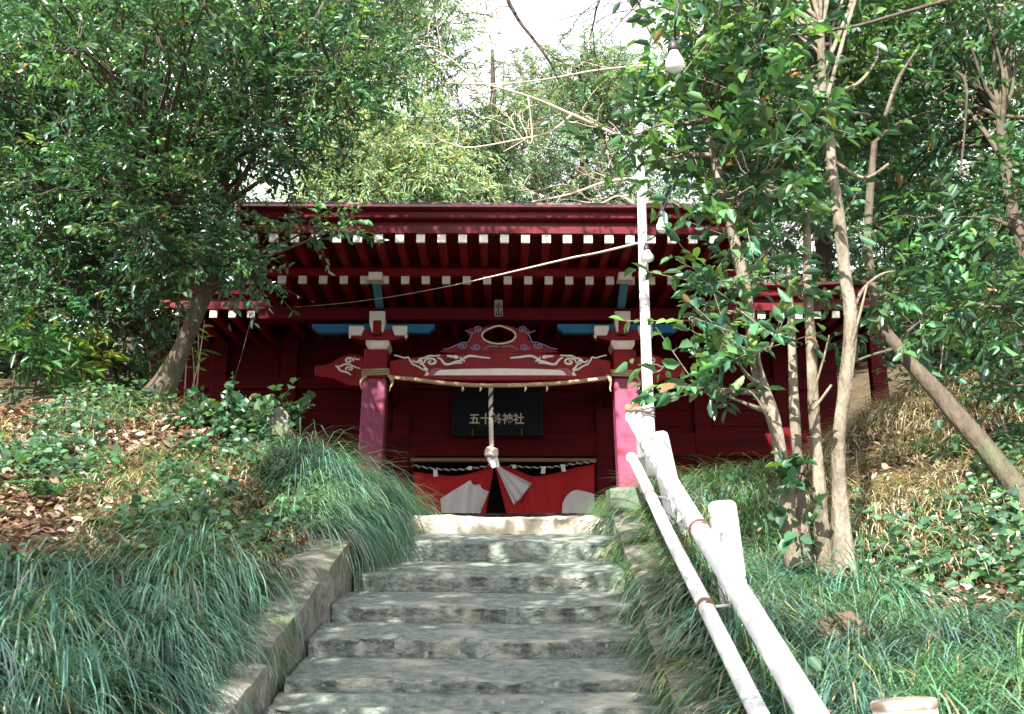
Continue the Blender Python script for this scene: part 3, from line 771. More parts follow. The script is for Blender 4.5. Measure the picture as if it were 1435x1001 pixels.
for px, s in ((529, 1), (873, -1)):
    xc_, zc_ = XZ(px, 529, YP); h = PW+0.012; b = MB()
    for k in range(3):
        z = zc_-0.008+k*0.026
        xx = xc_-s*0.005
        b.tube([(xx-h, YP-h, z), (xx+h, YP-h, z+0.012*s), (xx+h, YP+h, z), (xx-h, YP+h, z+0.01), (xx-h, YP-h, z)], 0.013, 6)
    kx = px+s*19; P = ppath([(kx-4,526),(kx,530),(kx+2,537),(kx-s*1,544),(kx-s*2,549)], YR-0.01); b.tube(P, lerps([0.018,0.024,0.014,0.010,0.006], len(P)), 6)
    kx = px-s*19; P = ppath([(kx+s*4,526),(kx-s*1,530),(kx-s*5,537),(kx-s*3,546)], YR+0.02); b.tube(P, lerps([0.016,0.02,0.012,0.006], len(P)), 6)
    b.build('rope_knot', ROPE, sh)
b = MB()
for px in (648, 673, 736, 766):
    P = [V(at(px, 541, YR-0.005)), V(at(px+1, 545, YR-0.012)), V(at(px-0.5, 549, YR-0.005))]; b.tube(P, [0.008, 0.014, 0.006], 5)
b.build('straw_tuft', HEMP, sh)
# bell rope
br = empty('bell_rope', tuple(at(688, 655, YP)), 'thick twisted bell rope hanging in front of the black plaque with a knotted white tassel', 'rope')
b = MB(); twisted([V(at(687.5, 540, YP)), V(at(688, 586, YP))], 0.024, 3, 0.13, [0,1,0], b); b.build('upper_rope', [HEMP, DARKROPE], br)
b = MB(); twisted([V(at(688, 586, YP)), V(at(689, 632, YP))], 0.024, 3, 0.11, [0,0,0], b); b.build('lower_rope', HEMP, br)
b = MB(); c = V(at(688.5, 634.5, YP))
for k in range(3):
    a0 = k*2.1
    P = [c+Vector((0.052*math.cos(a0+t)*(1 if k < 2 else 0.8), 0.045*math.sin(a0+t), 0.028*math.sin(2*t+k)+0.012*(k-1))) for t in np.linspace(0, 6.28, 18)]
    b.tube(P, 0.026, 7)
b.build('knot', HEMP, br)
b = MB(); 
for k in range(5):
    P = smoothpath([c+Vector((0.01*(k-2), 0, -0.02)), c+Vector((0.018*(k-2)+0.02, 0.02*math.sin(k), -0.09)), c+Vector((0.016*(k-2)+0.05, 0.02*math.cos(k), -0.165))], 6)
    b.tube(P, lerps([0.022, 0.028, 0.020, 0.010], len(P)), 7)
b.build('tassel', CLOTH_WHITE, br)
# thin twisted cord with paper strips
YC = 12.62
cdm = empty('twisted_cord', tuple(at(700, 655, YC)), 'thin black and white twisted cord with small paper strips above the red curtain', 'cord')
b = MB(); twisted(ppath([(578,652),(600,656),(630,658.5),(660,657),(690,652)], YC), 0.014, 2, 0.09, [0,1], b); twisted(ppath([(712,653),(740,655),(770,655),(800,651),(834,647)], YC), 0.014, 2, 0.09, [0,1], b)
b.build('cord_strand', [DARKROPE, HEMP], cdm)
for px, py, sk in ((610,663,1),(659,656,-2),(720,654,2),(762,659,-2),(788,656,4)):
    hgt = 10 if px in (610, 762, 788) else 5
    q = [at(px-3, py-hgt/2, YC-0.02), at(px+3, py-hgt/2, YC-0.02), at(px+3+sk*0.6, py+hgt/2, YC-0.03), at(px-3+sk*0.6, py+hgt/2, YC-0.03)]
    b = MB(); b.hexa([V(t) for t in q], [V(t)+Vector((0,0.004,0)) for t in q]); b.build('paper_strip', PAPER, cdm)
# parted red and white curtain
ct = empty('entrance_curtain', tuple(at(700, 725, YW-0.1)), 'red and white cloth curtain tied up at the middle of the shrine doorway', 'curtain')
def cloth(topl, botl, Y, nfold, amp, mat, name, n=64, m=14, ph=0.0, dY=0.0):
    T = smoothpath([V(at(a, c, Y)) for a, c in topl], 10); B = smoothpath([V(at(a, c, Y)) for a, c in botl], 10)
    def samp(P, t): s = t*(len(P)-1); i = min(int(s), len(P)-2); return P[i].lerp(P[i+1], s-i)
    vs = []
    for i in range(n+1):
        for j in range(m+1):
            u, v_ = i/n, j/m; p = samp(T, u).lerp(samp(B, u), v_)
            ff = amp*(0.25+0.75*v_)*(math.sin(u*nfold*6.283+ph+0.6*math.sin(v_*3+u*5))+0.35*math.sin(u*nfold*2.3*6.283+1.3*v_))
            vs.append((p.x, p.y+ff+dY*v_, p.z))
    fs = [(i*(m+1)+j, (i+1)*(m+1)+j, (i+1)*(m+1)+j+1, i*(m+1)+j+1) for i in range(n) for j in range(m)]
    b = MB(); b.add(vs, fs, True); o = b.build(name, mat, ct)
    s = o.modifiers.new('thick', 'SOLIDIFY'); s.thickness = 0.004; return o
Yc = YW-0.07
cloth([(579,661),(600,664),(640,667),(668,661),(693,651)], [(579,790),(600,790),(640,790),(660,790),(668,790)], Yc, 4.5, 0.03, CLOTH_RED, 'red_panel')
cloth([(693,651),(720,657),(745,667),(775,664),(805,656),(833,650)], [(726,790),(742,790),(765,790),(790,790),(812,790),(833,790)], Yc, 4.5, 0.03, CLOTH_RED, 'red_panel', ph=1.2)
cloth([(617,699),(630,691),(646,681),(658,674),(660,674.5),(664,680),(672,679),(676,685),(685,689)], [(619,720),(630,732),(645,735),(660,735),(668,735),(672,720)], Yc-0.07, 4.3, 0.034, CLOTH_WHITE, 'white_stripe')
cloth([(694,652),(697,652),(701,655)], [(720,708),(730,698),(745,678)], Yc-0.08, 2.5, 0.028, CLOTH_WHITE, 'white_stripe')
cloth([(788,706),(795,694),(806,687),(820,689),(833,693)], [(786,740),(800,740),(812,740),(825,740),(833,740)], Yc-0.06, 2, 0.02, CLOTH_WHITE, 'white_stripe')

# ------------------------------------------------------------------ handrail of white pipes
hr = empty('handrail', (1.0, 4.67, 1.6), 'white painted pipe handrail with two rails and rusty clamps climbing beside the stairs', 'handrail')
vdir = ray(727, 325)
def rail_line(px, py, Y): p0 = at(px, py, Y); return lambda y: V(p0+vdir*((y-Y)/vdir[1]))
r1 = rail_line(885, 585, 6.9); r2 = rail_line(884.5, 641, 6.85)
def wob(f, y0, y1, n, amp, seed):
    out = []
    for i in range(n+1):
        y = y0+(y1-y0)*i/n; p = f(y); out.append(p+Vector((amp*noise.noise(Vector((y*0.7, seed, 0))), 0, amp*noise.noise(Vector((y*0.7, seed, 5))))))
    return out
b = MB(); b.tube(wob(r1, 0.9, 6.9, 30, 0.008, 1), 0.041, 18); up = b.build('upper_rail', PIPE, hr)
b = MB(); b.tube(wob(r2, 0.9, 6.85, 30, 0.008, 2), 0.032, 16); lo = b.build('lower_rail', PIPE, hr)
def pipe_post(px, py, Y, dia, basepx, basepy, name='post', flat=False):
    t = V(at(px, py, Y)); bs = V(at(basepx, basepy, Y)); d = (t-bs).normalized(); bs = bs-d*0.25
    L = (t-bs).length; r = dia/2
    m = MB(); m.lathe(bs, d, [(r, 0), (r, L*0.5), (r, L-0.012), (r*0.97, L-0.003), (r*0.9, L)] if flat else [(r*1.02, 0), (r, L*0.5), (r, L-r*0.5), (r*0.93, L-r*0.22), (r*0.72, L-r*0.05), (r*0.3, L)], 24)
    return m.build(name, PIPE, hr), t, d
p1, t1, d1 = pipe_post(1011, 702, 4.67, 0.127, 1036, 892)
p2, t2, d2 = pipe_post(921, 606, 6.25, 0.125, 953, 750)
p3, t3, d3 = pipe_post(1266, 983, 2.45, 0.140, 1300, 1180, flat=True)
m = MB(); m.lathe(t3-d3*0.030, d3, [(0.0702, 0.014), (0.0725, 0.016), (0.0730, 0.027), (0.0715, 0.032), (0.066, 0.034), (0.05, 0.034)], 28); m.build('rust_band', STAINED, p3)
m = MB(); m.lathe(t1-d1*0.075, d1, [(0.0645, 0), (0.0648, 0.002), (0.0648, 0.006), (0.0645, 0.008)], 24); m.build('seam', CABLE, p1)
# slim end pipes by the pole
pe = V(at(894, 573, 6.85)); pb = V(at(903, 690, 6.85))
m = MB(); m.tube([pe, pb], 0.030, 14); m.build('end_pipe', PIPE, hr)
pe = V(at(881, 572, 6.8)); m = MB(); m.lathe(pe, (0.2,-1,0.15), [(0.012,-0.02),(0.026,-0.012),(0.03,0.0),(0.022,0.012),(0.008,0.014)], 14); m.tube([V(at(881,575,6.8)), V(at(897,573,6.82)), V(at(910,572,6.84))], 0.016, 8); m.build('end_bracket', RUST, hr)
# clamps and bracket arms
def clamp(rail, r, y, post_pt, name='clamp'):
    c = rail(y); d = Vector(vdir/np.linalg.norm(vdir))
    m = MB(); m.lathe(c-d*0.012, d, [(r+0.002,0),(r+0.006,0.002),(r+0.006,0.022),(r+0.002,0.024)], 20); 
    m.lathe(c+Vector((0.005,-r-0.006,0.012)), (0.1,-1,0.2), [(0.014,-0.01),(0.015,0.006),(0.009,0.012),(0.003,0.013)], 10)
    o = m.build(name, RUST, hr)
    m = MB(); s = c+Vector((r*0.8,0,0.0)); e = Vector(post_pt)
    m.hexa([s+Vector((0,-0.016,-0.005)), s+Vector((0,0.016,-0.005)), s+Vector((0,0.016,0.006)), s+Vector((0,-0.016,0.006))], [e+Vector((0,-0.018,-0.006)), e+Vector((0,0.018,-0.006)), e+Vector((0,0.018,0.007)), e+Vector((0,-0.018,0.007))])
    m.build('bracket_arm', PIPE, o, 0.003)
def post_at(t, d, zz): s = (zz-t.z)/d.z; return t+d*s
for t, d, ya in ((t1, d1, 4.42), (t2, d2, 6.05)):
    z = r1(ya).z+0.01; clamp(r1, 0.041, ya, post_at(t, d, min(z, t.z-0.05)))
    yb = ya-0.15; clamp(r2, 0.032, yb, post_at(t, d, r2(yb).z+0.02))
m = MB(); c = r1(6.88); m.lathe(c, vdir, [(0.043,-0.02),(0.046,-0.01),(0.046,0.012),(0.03,0.022),(0.01,0.025)], 16); c = r2(6.83); m.lathe(c, vdir, [(0.034,-0.02),(0.037,-0.01),(0.037,0.012),(0.02,0.02),(0.008,0.022)], 16); m.build('end_cap', PIPE, hr)
m = MB(); m.tube([r2(6.8), r2(6.8)+Vector((0.10,0,0.03)), V(at(899,636,6.85))], 0.014, 8); m.build('end_bracket', PIPE, hr)

# ------------------------------------------------------------------ lamp pole, cable and bulbs
YL = 6.8
lp = empty('light_pole', tuple(at(912, 660, YL)), 'tall thin white pole wired to the top end of the handrail and carrying a cable', 'pole')
m = MB(); P = [V(at(913, 668, YL)), V(at(907.5, 540, YL)), V(at(902, 380, YL)), V(at(898, 240, YL)), V(at(894, 128, YL))]
m.tube(smoothpath(P, 6), lerps([0.040, 0.037, 0.034, 0.030, 0.026], 25), 16); m.build('shaft', PIPE, lp)
m = MB(); c = V(at(908.8, 578, YL))
for k in range(4): m.tube([c+Vector((0.043*math.cos(t), 0.043*math.sin(t), 0.018*k-0.03+0.006*math.sin(t*2+k))) for t in np.linspace(0, 6.28, 15)], 0.004, 5)
m.tube([c+Vector((0.04,-0.02,0.03)), c+Vector((0.0,-0.05,-0.01)), c+Vector((-0.09,-0.05,0.01)), c+Vector((-0.13,-0.02,0.0))], 0.005, 5)
m.build('binding_wire', WIRE, lp)
Pc = [V(at(952,-60,4.3)), V(at(952,0,4.4)), V(at(946,50,4.5)), V(at(958,120,5.6)), V(at(958,210,6.9)), V(at(940,270,6.4)), V(at(929.5,293,5.5)), V(at(918,330,6.2)), V(at(906,337,6.76))]
m = MB(); m.tube(smoothpath(Pc, 8), 0.006, 6)
cbl = m.build('light_cable', SOCKET); tag(cbl, 'black lamp cable dropping through the leaves to the white pole, carrying three bulbs', 'cable')
Pd = [V(at(898,340,6.84)), V(at(845,353,7.4)), V(at(800,362,8.0)), V(at(740,376,8.6)), V(at(680,390,9.3)), V(at(630,401,9.9)), V(at(560,414,10.35)), V(at(490,424,10.7)), V(at(420,430,11.0)), V(at(360,434,11.3))]
m = MB(); m.tube(smoothpath(Pd, 6), lerps([0.009,0.009,0.009,0.008,0.007,0.005,0.004,0.004,0.004,0.004], 55), 6, wob=0.3)
tag(m.build('pale_cable', CABLE), 'pale slack cable running from the white pole across the porch front to the left', 'cable')
m = MB(); m.tube(smoothpath([V(at(353,442,11.5)), V(at(338,500,11.4)), V(at(320,560,11.2)), V(at(308,600,11.0))], 6), 0.0028, 5)
tag(m.build('guy_wire', WIRE), 'thin slanting wire hanging from the left eave corner to the ground', 'wire')
def bulb(px, py, Y, dpx, label, tilt=(0,0,-1)):
    s = dpx*mpp(Y, py)/2
    c = V(at(px, py, Y)); ax = Vector(tilt).normalized()
    base = c-ax*s*1.35
    o = empty('light_bulb', tuple(base-ax*s*1.1), label, 'light bulb', 'bulbs of the light string')
    m = MB(); prof = [(s*0.48,-0.02*s)]+[(s*r_, s*h_) for r_, h_ in ((0.50,0.1),(0.55,0.35),(0.72,0.75),(0.90,1.1),(1.0,1.45),(0.97,1.8),(0.80,2.12),(0.5,2.32),(0.2,2.41),(0.05,2.42))]
    m.lathe(base, ax, prof, 24); m.build('glass', BULB, o)
    m = MB(); m.lathe(base-ax*s*1.15, ax, [(s*0.3,0),(s*0.45,s*0.15),(s*0.62,s*0.5),(s*0.66,s*1.1),(s*0.6,s*1.2)], 16); m.tube([base-ax*s*1.1, base-ax*s*1.6], s*0.2, 6); m.build('socket', SOCKET, o)
    return o
bulb(929, 317, 5.5, 19, 'white bulb in black socket right of the pole in front of the roof edge', (0.03,0,-1))
bulb(908.5, 360, 6.70, 15.5, 'small white bulb hanging against the white pole, lowest of the three', (0.12,-0.2,-1))
bulb(945.5, 88, 4.5, 27, 'large white bulb high up among the leaves near the top of the picture', (0.02,0,-1))

# ------------------------------------------------------------------ stones, logs, stakes on the banks
def rock(name, px, py, Y, rx, ry, rz, mat, label, cat, seed, rot=0, sink=0.0):
    c = V(at(px, py, Y)); bm = bmesh.new(); bmesh.ops.create_icosphere(bm, subdivisions=4, radius=1)
    for v in bm.verts:
        n_ = noise.noise(v.co*1.3+Vector((seed,0,0)))*0.35+noise.noise(v.co*3.5+Vector((seed,4,0)))*0.16+noise.noise(v.co*9+Vector((seed,4,0)))*0.06
        v.co = v.co*(1+n_); v.co = Vector((v.co.x*rx, v.co.y*ry, v.co.z*rz))
    me = bpy.data.meshes.new(name); bm.to_mesh(me); bm.free()
    o = link(name, me, mat); o.location = c-Vector((0,0,sink)); o.rotation_euler = (0, 0, rot); return tag(o, label, cat)
rock('boulder', 390, 602, 7.15, 0.085, 0.10, 0.16, KERB, 'pale upright stone half covered in ivy on the left bank edge', 'stone', 3.0)
rock('rotten_stump', 1180, 868, 4.55, 0.105, 0.11, 0.07, mk('rotten_wood', (0.07,0.045,0.03), (0.14,0.09,0.06), 9, 0.95, 0.9, 40), 'brown rotten stump lying in the grass below the slender trees', 'stump', 7.0, 0.3, 0.045)
rock('clod', 1428, 972, 3.6, 0.05, 0.05, 0.04, SOIL, 'small brown clod of earth in the grass at the lower right', 'clod', 9.0)
m = MB(); 
tag(MB().tube(smoothpath([V(at(22,822,4.1)), V(at(50,828,4.1)), V(at(80,833,4.12))], 5), lerps([0.008,0.012,0.014], 11), 7, wob=0.4).build('stick', BARK), 'short brown stick lying on the drooping grass at the left', 'stick')
tag(MB().tube(smoothpath([V(at(262,860,4.3)), V(at(270,873,4.28)), V(at(279,884,4.25))], 5), 0.007, 6).build('stick', TWIG), 'thin twig stuck in the grass left of the kerb', 'stick')
for i, (px, py0, py1, lab) in enumerate(((1398, 752, 792, 'pale cut bamboo stake on the right bank, leftmost of three'), (1411, 742, 792, 'tallest pale cut bamboo stake on the right bank'), (1427, 744, 790, 'pale cut bamboo stake nearest the right frame edge'))):
    tag(MB().tube([V(at(px+2, py1, 5.6)), V(at(px, py0, 5.6))], [0.014, 0.011], 8).build('bamboo_stake', TWIG), lab, 'stake', 'cut bamboo stakes')

# ------------------------------------------------------------------ foliage builders
def norm(a): return a/np.maximum(1e-9, np.linalg.norm(a, axis=-1, keepdims=True))
def leaf_batch(P, D, N, L, W, curl=0.12, fold=0.25):
    """elliptic leaves: base P, direction D, face normal N, length L, width W -> verts, quads"""
    D = norm(D); S = norm(np.cross(D, N)); N = np.cross(S, D)
    L = L[:, None]; W = W[:, None]
    b0 = P; tip = P+D*L-N*L*curl
    a1 = P+D*L*0.30+N*(L*curl*0.15); a2 = P+D*L*0.68-N*(L*curl*0.35)
    l1 = a1+S*W*0.46+N*W*fold; l2 = a2+S*W*0.40+N*W*fold
    q1 = a1-S*W*0.46+N*W*fold; q2 = a2-S*W*0.40+N*W*fold
    v = np.stack([b0, q1, q2, tip, l2, l1], 1)
    i = np.arange(len(P))[:, None]*6
    f = np.concatenate([i+np.array([[0, 1, 2, 3]]), i+np.array([[0, 3, 4, 5]])], 0)
    return v.reshape(-1, 3), f
def blades(P, az, L, W, rise, arch, seg=5):
    """arching grass blades"""
    n = len(P); H_ = np.stack([np.cos(az), np.sin(az), np.zeros(n)], -1); S = np.stack([-np.sin(az), np.cos(az), np.zeros(n)], -1)
    vs = []
    ang = rise.copy(); pos = P.copy()
    for k in range(seg+1):
        t = k/seg; w_ = W*(1-t**2.2)*(0.75+0.5*t) + W*0.06
        vs.append(pos+S*(w_/2)[:, None]); vs.append(pos-S*(w_/2)[:, None])
        pos = pos+(H_*np.cos(ang)[:, None]+np.array([0, 0, 1.0])*np.sin(ang)[:, None])*(L/seg)[:, None]
        ang = ang-arch/seg*(1.25-0.5*t)
    v = np.stack(vs, 1); m = 2*(seg+1)
    i = np.arange(n)[:, None]*m
    f = np.concatenate([i+np.array([[2*k, 2*k+1, 2*k+3, 2*k+2]]) for k in range(seg)], 0)
    return v.reshape(-1, 3), f, m
def tints(n, pal, jit=0.18, w_=None):
    pal = np.array(pal); k = rng.choice(len(pal), n, p=w_); c = pal[k]*(1+jit*rng.standard_normal((n, 1)))
    return np.clip(c*(1+0.06*rng.standard_normal((n, 3))), 0.003, 0.9)
def rand_dir(n): return norm(rng.standard_normal((n, 3)))

G_DARK = [(0.022,0.066,0.036), (0.030,0.082,0.042), (0.026,0.075,0.050), (0.042,0.100,0.044)]
G_MID = [(0.040,0.108,0.048), (0.052,0.132,0.054), (0.036,0.098,0.058), (0.070,0.150,0.055)]
def _br(pal, k): return [tuple(c*k for c in q) for q in pal]
G_DARK = _br(G_DARK, 1.5); G_MID = _br(G_MID, 1.45)
G_LIGHT = [(0.085,0.17,0.05), (0.11,0.20,0.06), (0.07,0.15,0.055), (0.14,0.22,0.07)]
G_PINE = [(0.12,0.20,0.13), (0.16,0.26,0.15), (0.20,0.30,0.17), (0.13,0.22,0.15)]  # lightened: distant haze is put into the needle colour
G_CYP = [(0.21,0.31,0.18), (0.26,0.36,0.20), (0.17,0.27,0.17), (0.30,0.39,0.22)]

def crown(clumps, leafL, leafW, pal, per, twigL, wts=None, up=0.25, droop=0.2, scatter=1.0, hang=0.0):
    """clumps: (px, py, Y, rx px, ry px, depth m, twigs).  Returns leaf verts, faces, tints, twig list."""
    LP, LD, LN, LL, LW, LC = [], [], [], [], [], []; tw = []
    for q in clumps:
        if q[0] == 'W': c = np.array(q[1:4]); R = np.array(q[4:7]); nt_ = q[7]
        else:
            px, py, Y, rx, ry, dz, nt_ = q
            c = at(px, py, Y); s = mpp(Y, py)
            R = np.array([rx*s, dz, ry*s])
        d = rand_dir(nt_); r = rng.random((nt_, 1))**0.42
        st = c+d*r*R
        out = norm(norm(d*R)*0.9+rand_dir(nt_)*0.8+np.array([0, 0, up]))
        ln = twigL*(0.6+0.8*rng.random(nt_))
        base_t = tints(nt_, pal, 0.16, wts)
        for i in range(nt_): tw.append((st[i], out[i], ln[i], c))
        k = per
        t = np.tile((np.arange(k)+0.6)/k, (nt_, 1))+0.08*rng.standard_normal((nt_, k))
        p = st[:, None, :]+out[:, None, :]*(t*ln[:, None])[..., None]-np.array([0, 0, 1.0])*(hang*(t*ln[:, None])**2)[..., None]
        side = np.where(np.arange(k) % 2 == 0, 1.0, -1.0)[None, :]
        upv = np.array([0, 0, 1.0])+0.35*rng.standard_normal((nt_, 3)); sd = norm(np.cross(out, upv))
        ld = norm(out[:, None, :]*0.75+sd[:, None, :]*side[..., None]*0.8+0.35*scatter*rng.standard_normal((nt_, k, 3))-np.array([0, 0, droop]))
        nn = norm(np.array([0, 0, 1.0])+0.55*rng.standard_normal((nt_, k, 3)))
        LP.append(p.reshape(-1, 3)); LD.append(ld.reshape(-1, 3)); LN.append(nn.reshape(-1, 3))
        m = nt_*k
        sc = 0.5+0.85*rng.random(m); LL.append(leafL*sc); LW.append(leafW*sc*(0.85+0.3*rng.random(m)))
        lc = np.repeat(base_t, k, 0)*(1+0.20*rng.standard_normal((m, 1)))
        odd = rng.random(m); lc[odd < 0.035] = lc[odd < 0.035]*np.array([2.3, 1.5, 0.8]); lc[odd > 0.993] = np.array([0.22, 0.13, 0.06])
        LC.append(np.clip(lc, 0.004, 0.8))
    P, D, N = np.concatenate(LP), np.concatenate(LD), np.concatenate(LN)
    v, f = leaf_batch(P, D, N, np.concatenate(LL), np.concatenate(LW))
    return v, f, np.repeat(np.concatenate(LC), 6, 0), tw

def limb(b, p0, p1, r0, r1, sag=0.15, sides=6, n=8):
    p0, p1 = Vector(p0), Vector(p1); d = p1-p0; L = d.length
    mid = p0.lerp(p1, 0.5)+Vector((random.uniform(-1,1), random.uniform(-1,1), random.uniform(-0.2,1)))*L*sag
    P = smoothpath([p0, p0.lerp(mid, 0.5)+Vector((random.uniform(-1,1), random.uniform(-1,1), random.uniform(-1,1)))*L*0.03, mid, p1], n//2+1)
    b.tube(P, lerps([r0, (r0+r1)/2, r1], len(P)), sides, wob=0.25); return P

def tree(name, label, cat, trunks, clumps, leaf, pal, mat, bark, group=None, per=9, twigL=0.32, wts=None, limb_r=0.028, up=0.25, droop=0.2, twig_r=0.004, twig_frac=0.5, limbs=True, hang=0.0, extra=None, mesh_bark=None):
    """trunks: list of ([(px,py,Y)...], [radii])"""
    q0 = trunks[0][0][0]; b0 = q0[1:] if q0[0] == 'W' else at(*q0); t = empty(name, tuple(b0), label, cat, group)
    nodes = []
    for pts, rad in trunks:
        P = smoothpath([Vector(q[1:]) if q[0] == 'W' else V(at(*q)) for q in pts], 7); rr = lerps(rad, len(P))
        b = MB(); b.tube(P, rr, 14, wob=0.35); b.build('trunk', bark, t)
        nodes += [(p, r) for p, r in list(zip(P, rr))[len(P)//3:]]
    lv, lf, lt, tw = crown(clumps, leaf[0], leaf[1], pal, per, twigL, wts, up, droop, hang=hang)
    mesh_np('crown', lv, lf, mat, t, lt)
    b = MB()
    if limbs:
        for q in clumps:
            c = Vector(q[1:4]) if q[0] == 'W' else V(at(q[0], q[1], q[2])); nd, r = min(nodes, key=lambda q: ((q[0]-c).length+max(0, q[0].z-c.z)*0.8)*random.uniform(0.7, 1.4))
            if (nd-c).length > 0.15: limb(b, nd, c, min(r*0.75, limb_r), limb_r*0.25, 0.10)
    if extra:
        for pts, rad in extra:
            P = smoothpath([V(at(*q)) for q in pts], 6); b.tube(P, lerps(rad, len(P)), 7, wob=0.3)
    for st, out, ln, c in tw:
        if random.random() < twig_frac:
            s = V(st); e = s+V(out)*float(ln)*0.95; cc = V(c)
            q = s.lerp(cc, 0.55)
            b.tube([q, s.lerp(q, 0.5)+Vector((0,0,-0.02)), s, e-Vector((0,0,hang*ln*ln))], [twig_r*1.6, twig_r*1.3, twig_r, twig_r*0.5], 4, cap=False)
    if b.v: b.build('branches', mesh_bark or bark, t)
    return t
def blobs(polypx, n, Yr, rpx, tw, seed, dz=0.5):
    """clump centres spread inside a picture polygon between two depths"""
    r = random.Random(seed); out = []
    xs = [p[0] for p in polypx]; ys = [p[1] for p in polypx]
    tries = 0
    while len(out) < n and tries < 20000:
        tries += 1
        x, y = r.uniform(min(xs), max(xs)), r.uniform(min(ys), max(ys))
        if not inside(x, y, polypx): continue
        if any((x-q[0])**2+(y-q[1])**2 < (rpx*0.55)**2 for q in out) and r.random() < 0.85: continue
        k = r.uniform(0.65, 1.35); Y = r.uniform(*Yr)
        out.append((x, y, Y, rpx*k*1.15, rpx*k*0.8, dz*k, max(4, int(tw*k*k))))
    return out
def inside(x, y, pg):
    c = False; n = len(pg)
    for i in range(n):
        x1, y1 = pg[i]; x2, y2 = pg[(i+1) % n]
        if (y1 > y) != (y2 > y) and x < (x2-x1)*(y-y1)/(y2-y1)+x1: c = not c
    return c
def inside_np(x, y, pg):
    c = np.zeros(len(x), bool); n = len(pg)
    for i in range(n):
        x1, y1 = pg[i]; x2, y2 = pg[(i+1) % n]
        if y1 == y2: continue
        k = ((y1 > y) != (y2 > y)) & (x < (x2-x1)*(y-y1)/(y2-y1)+x1); c ^= k
    return c

# ------------------------------------------------------------------ trees left of the shrine
c1 = blobs([(160,20),(330,-60),(520,-40),(545,60),(460,180),(360,250),(280,315),(170,330),(90,250),(110,90)], 60, (6.6, 8.2), 46, 36, 1)
c1 += [(310,345,7.2,42,24,0.3,28),(300,375,7.2,45,20,0.3,30),(355,375,7.1,22,14,0.2,14),(250,345,7.4,45,25,0.3,26),(425,322,7.0,36,10,0.2,12),(470,322,6.9,28,9,0.2,9),(450,312,7.0,22,10,0.2,8),(330,400,7.2,25,9,0.2,8)]
c1 += [(262,372,7.3,34,20,0.25,22),(225,405,7.6,30,16,0.2,16),(340,372,7.1,34,16,0.2,18),(180,410,7.7,34,20,0.25,18)]
c1 += blobs([(60,-60),(260,-60),(330,20),(250,80),(60,60)], 9, (5.3, 6.0), 46, 24, 41, 0.4)  # near clumps added to shade the leaning trunk
c1 += blobs([(-150,-460),(150,-460),(180,-320),(640,-310),(720,-250),(620,-180),(60,-180),(-150,-330)], 32, (6.75, 7.3), 60, 34, 42, 0.4)  # clumps above the view, added to shade porch fascia and left eave
tree('leaning_tree', 'leaning grey trunked evergreen with a broad leafy crown left of the porch', 'tree',
     [([(205,575,7.7),(232,535,7.65),(262,470,7.55),(283,420,7.5),(300,392,7.45),(306,340,7.4),(312,280,7.4),(318,210,7.4),(330,130,7.4),(350,60,7.4)], [0.135,0.082,0.062,0.055,0.050,0.044,0.040,0.036,0.03,0.02]),
      ([(285,415,7.5),(262,372,7.4),(240,300,7.2),(215,220,7.0),(180,140,6.9)], [0.05,0.042,0.034,0.026,0.016])],
     c1, (0.062,0.026), G_DARK+G_MID, LEAF, BARK, group='trees on the left bank', per=11, twigL=0.30, limb_r=0.024,
     extra=[([(318,215,7.4),(350,150,7.3),(400,85,7.2),(440,30,7.1),(470,-30,7.1)],[0.035,0.03,0.022,0.016,0.010]), ([(330,165,7.4),(375,130,7.3),(430,100,7.2),(480,82,7.1)],[0.02,0.014,0.010,0.006]), ([(335,215,7.3),(390,200,7.2),(440,185,7.1),(490,160,7.0)],[0.016,0.012,0.009,0.005])])
c2 = blobs([(-60,180),(20,60),(130,60),(180,200),(190,330),(150,420),(60,440),(-60,430)], 34, (7.4, 9.0), 48, 40, 2)
c2 += blobs([(-60,-60),(200,-60),(260,20),(150,90),(-60,160)], 16, (6.8, 8.2), 50, 40, 22)
c2 += blobs([(20,380),(110,360),(200,380),(250,350),(260,400),(210,440),(190,500),(120,520),(60,500)], 16, (7.6, 8.6), 34, 20, 23, 0.3)
tree('slim_tree', 'slim dark trunked evergreen tree at the far left of the shrine', 'tree',
     [([(148,560,8.0),(146,500,8.0),(140,430,8.0),(143,360,8.05),(138,280,8.1),(128,180,8.1),(110,60,8.1)], [0.06,0.05,0.045,0.04,0.035,0.03,0.02])],
     c2, (0.062,0.026), G_DARK+G_MID[:2], LEAF, BARK_DARK, group='trees on the left bank', per=11, twigL=0.30)
c3 = blobs([(-140,300),(0,250),(90,330),(110,420),(90,520),(0,560),(-140,560)], 26, (8.6, 10.2), 46, 34, 3)
tree('bushy_tree', 'dark bushy evergreen filling the left frame edge behind the slim tree', 'tree',
     [([(40,560,9.4),(30,480,9.4),(45,400,9.4),(30,300,9.4)], [0.07,0.06,0.05,0.03]), ([(88,400,9.0),(60,450,9.1),(40,500,9.2)], [0.02,0.03,0.04])],
     c3, (0.070,0.030), G_DARK, LEAF, BARK_DARK, group='trees on the left bank', per=10, twigL=0.30)
c4 = blobs([(170,440),(240,430),(215,520),(190,560),(150,540),(100,560),(100,470)], 9, (8.2, 8.8), 30, 16, 4, 0.25)
tree('young_shrub', 'dark leafy shrub growing between the two left trunks', 'shrub',
     [([(180,565,8.4),(182,520,8.4),(190,470,8.4)], [0.014,0.01,0.006]), ([(172,565,8.4),(160,520,8.4),(140,480,8.4)], [0.012,0.009,0.005])],
     c4, (0.085,0.032), G_MID+G_DARK, LEAF, BARK_DARK, per=8, twigL=0.22, limb_r=0.008)
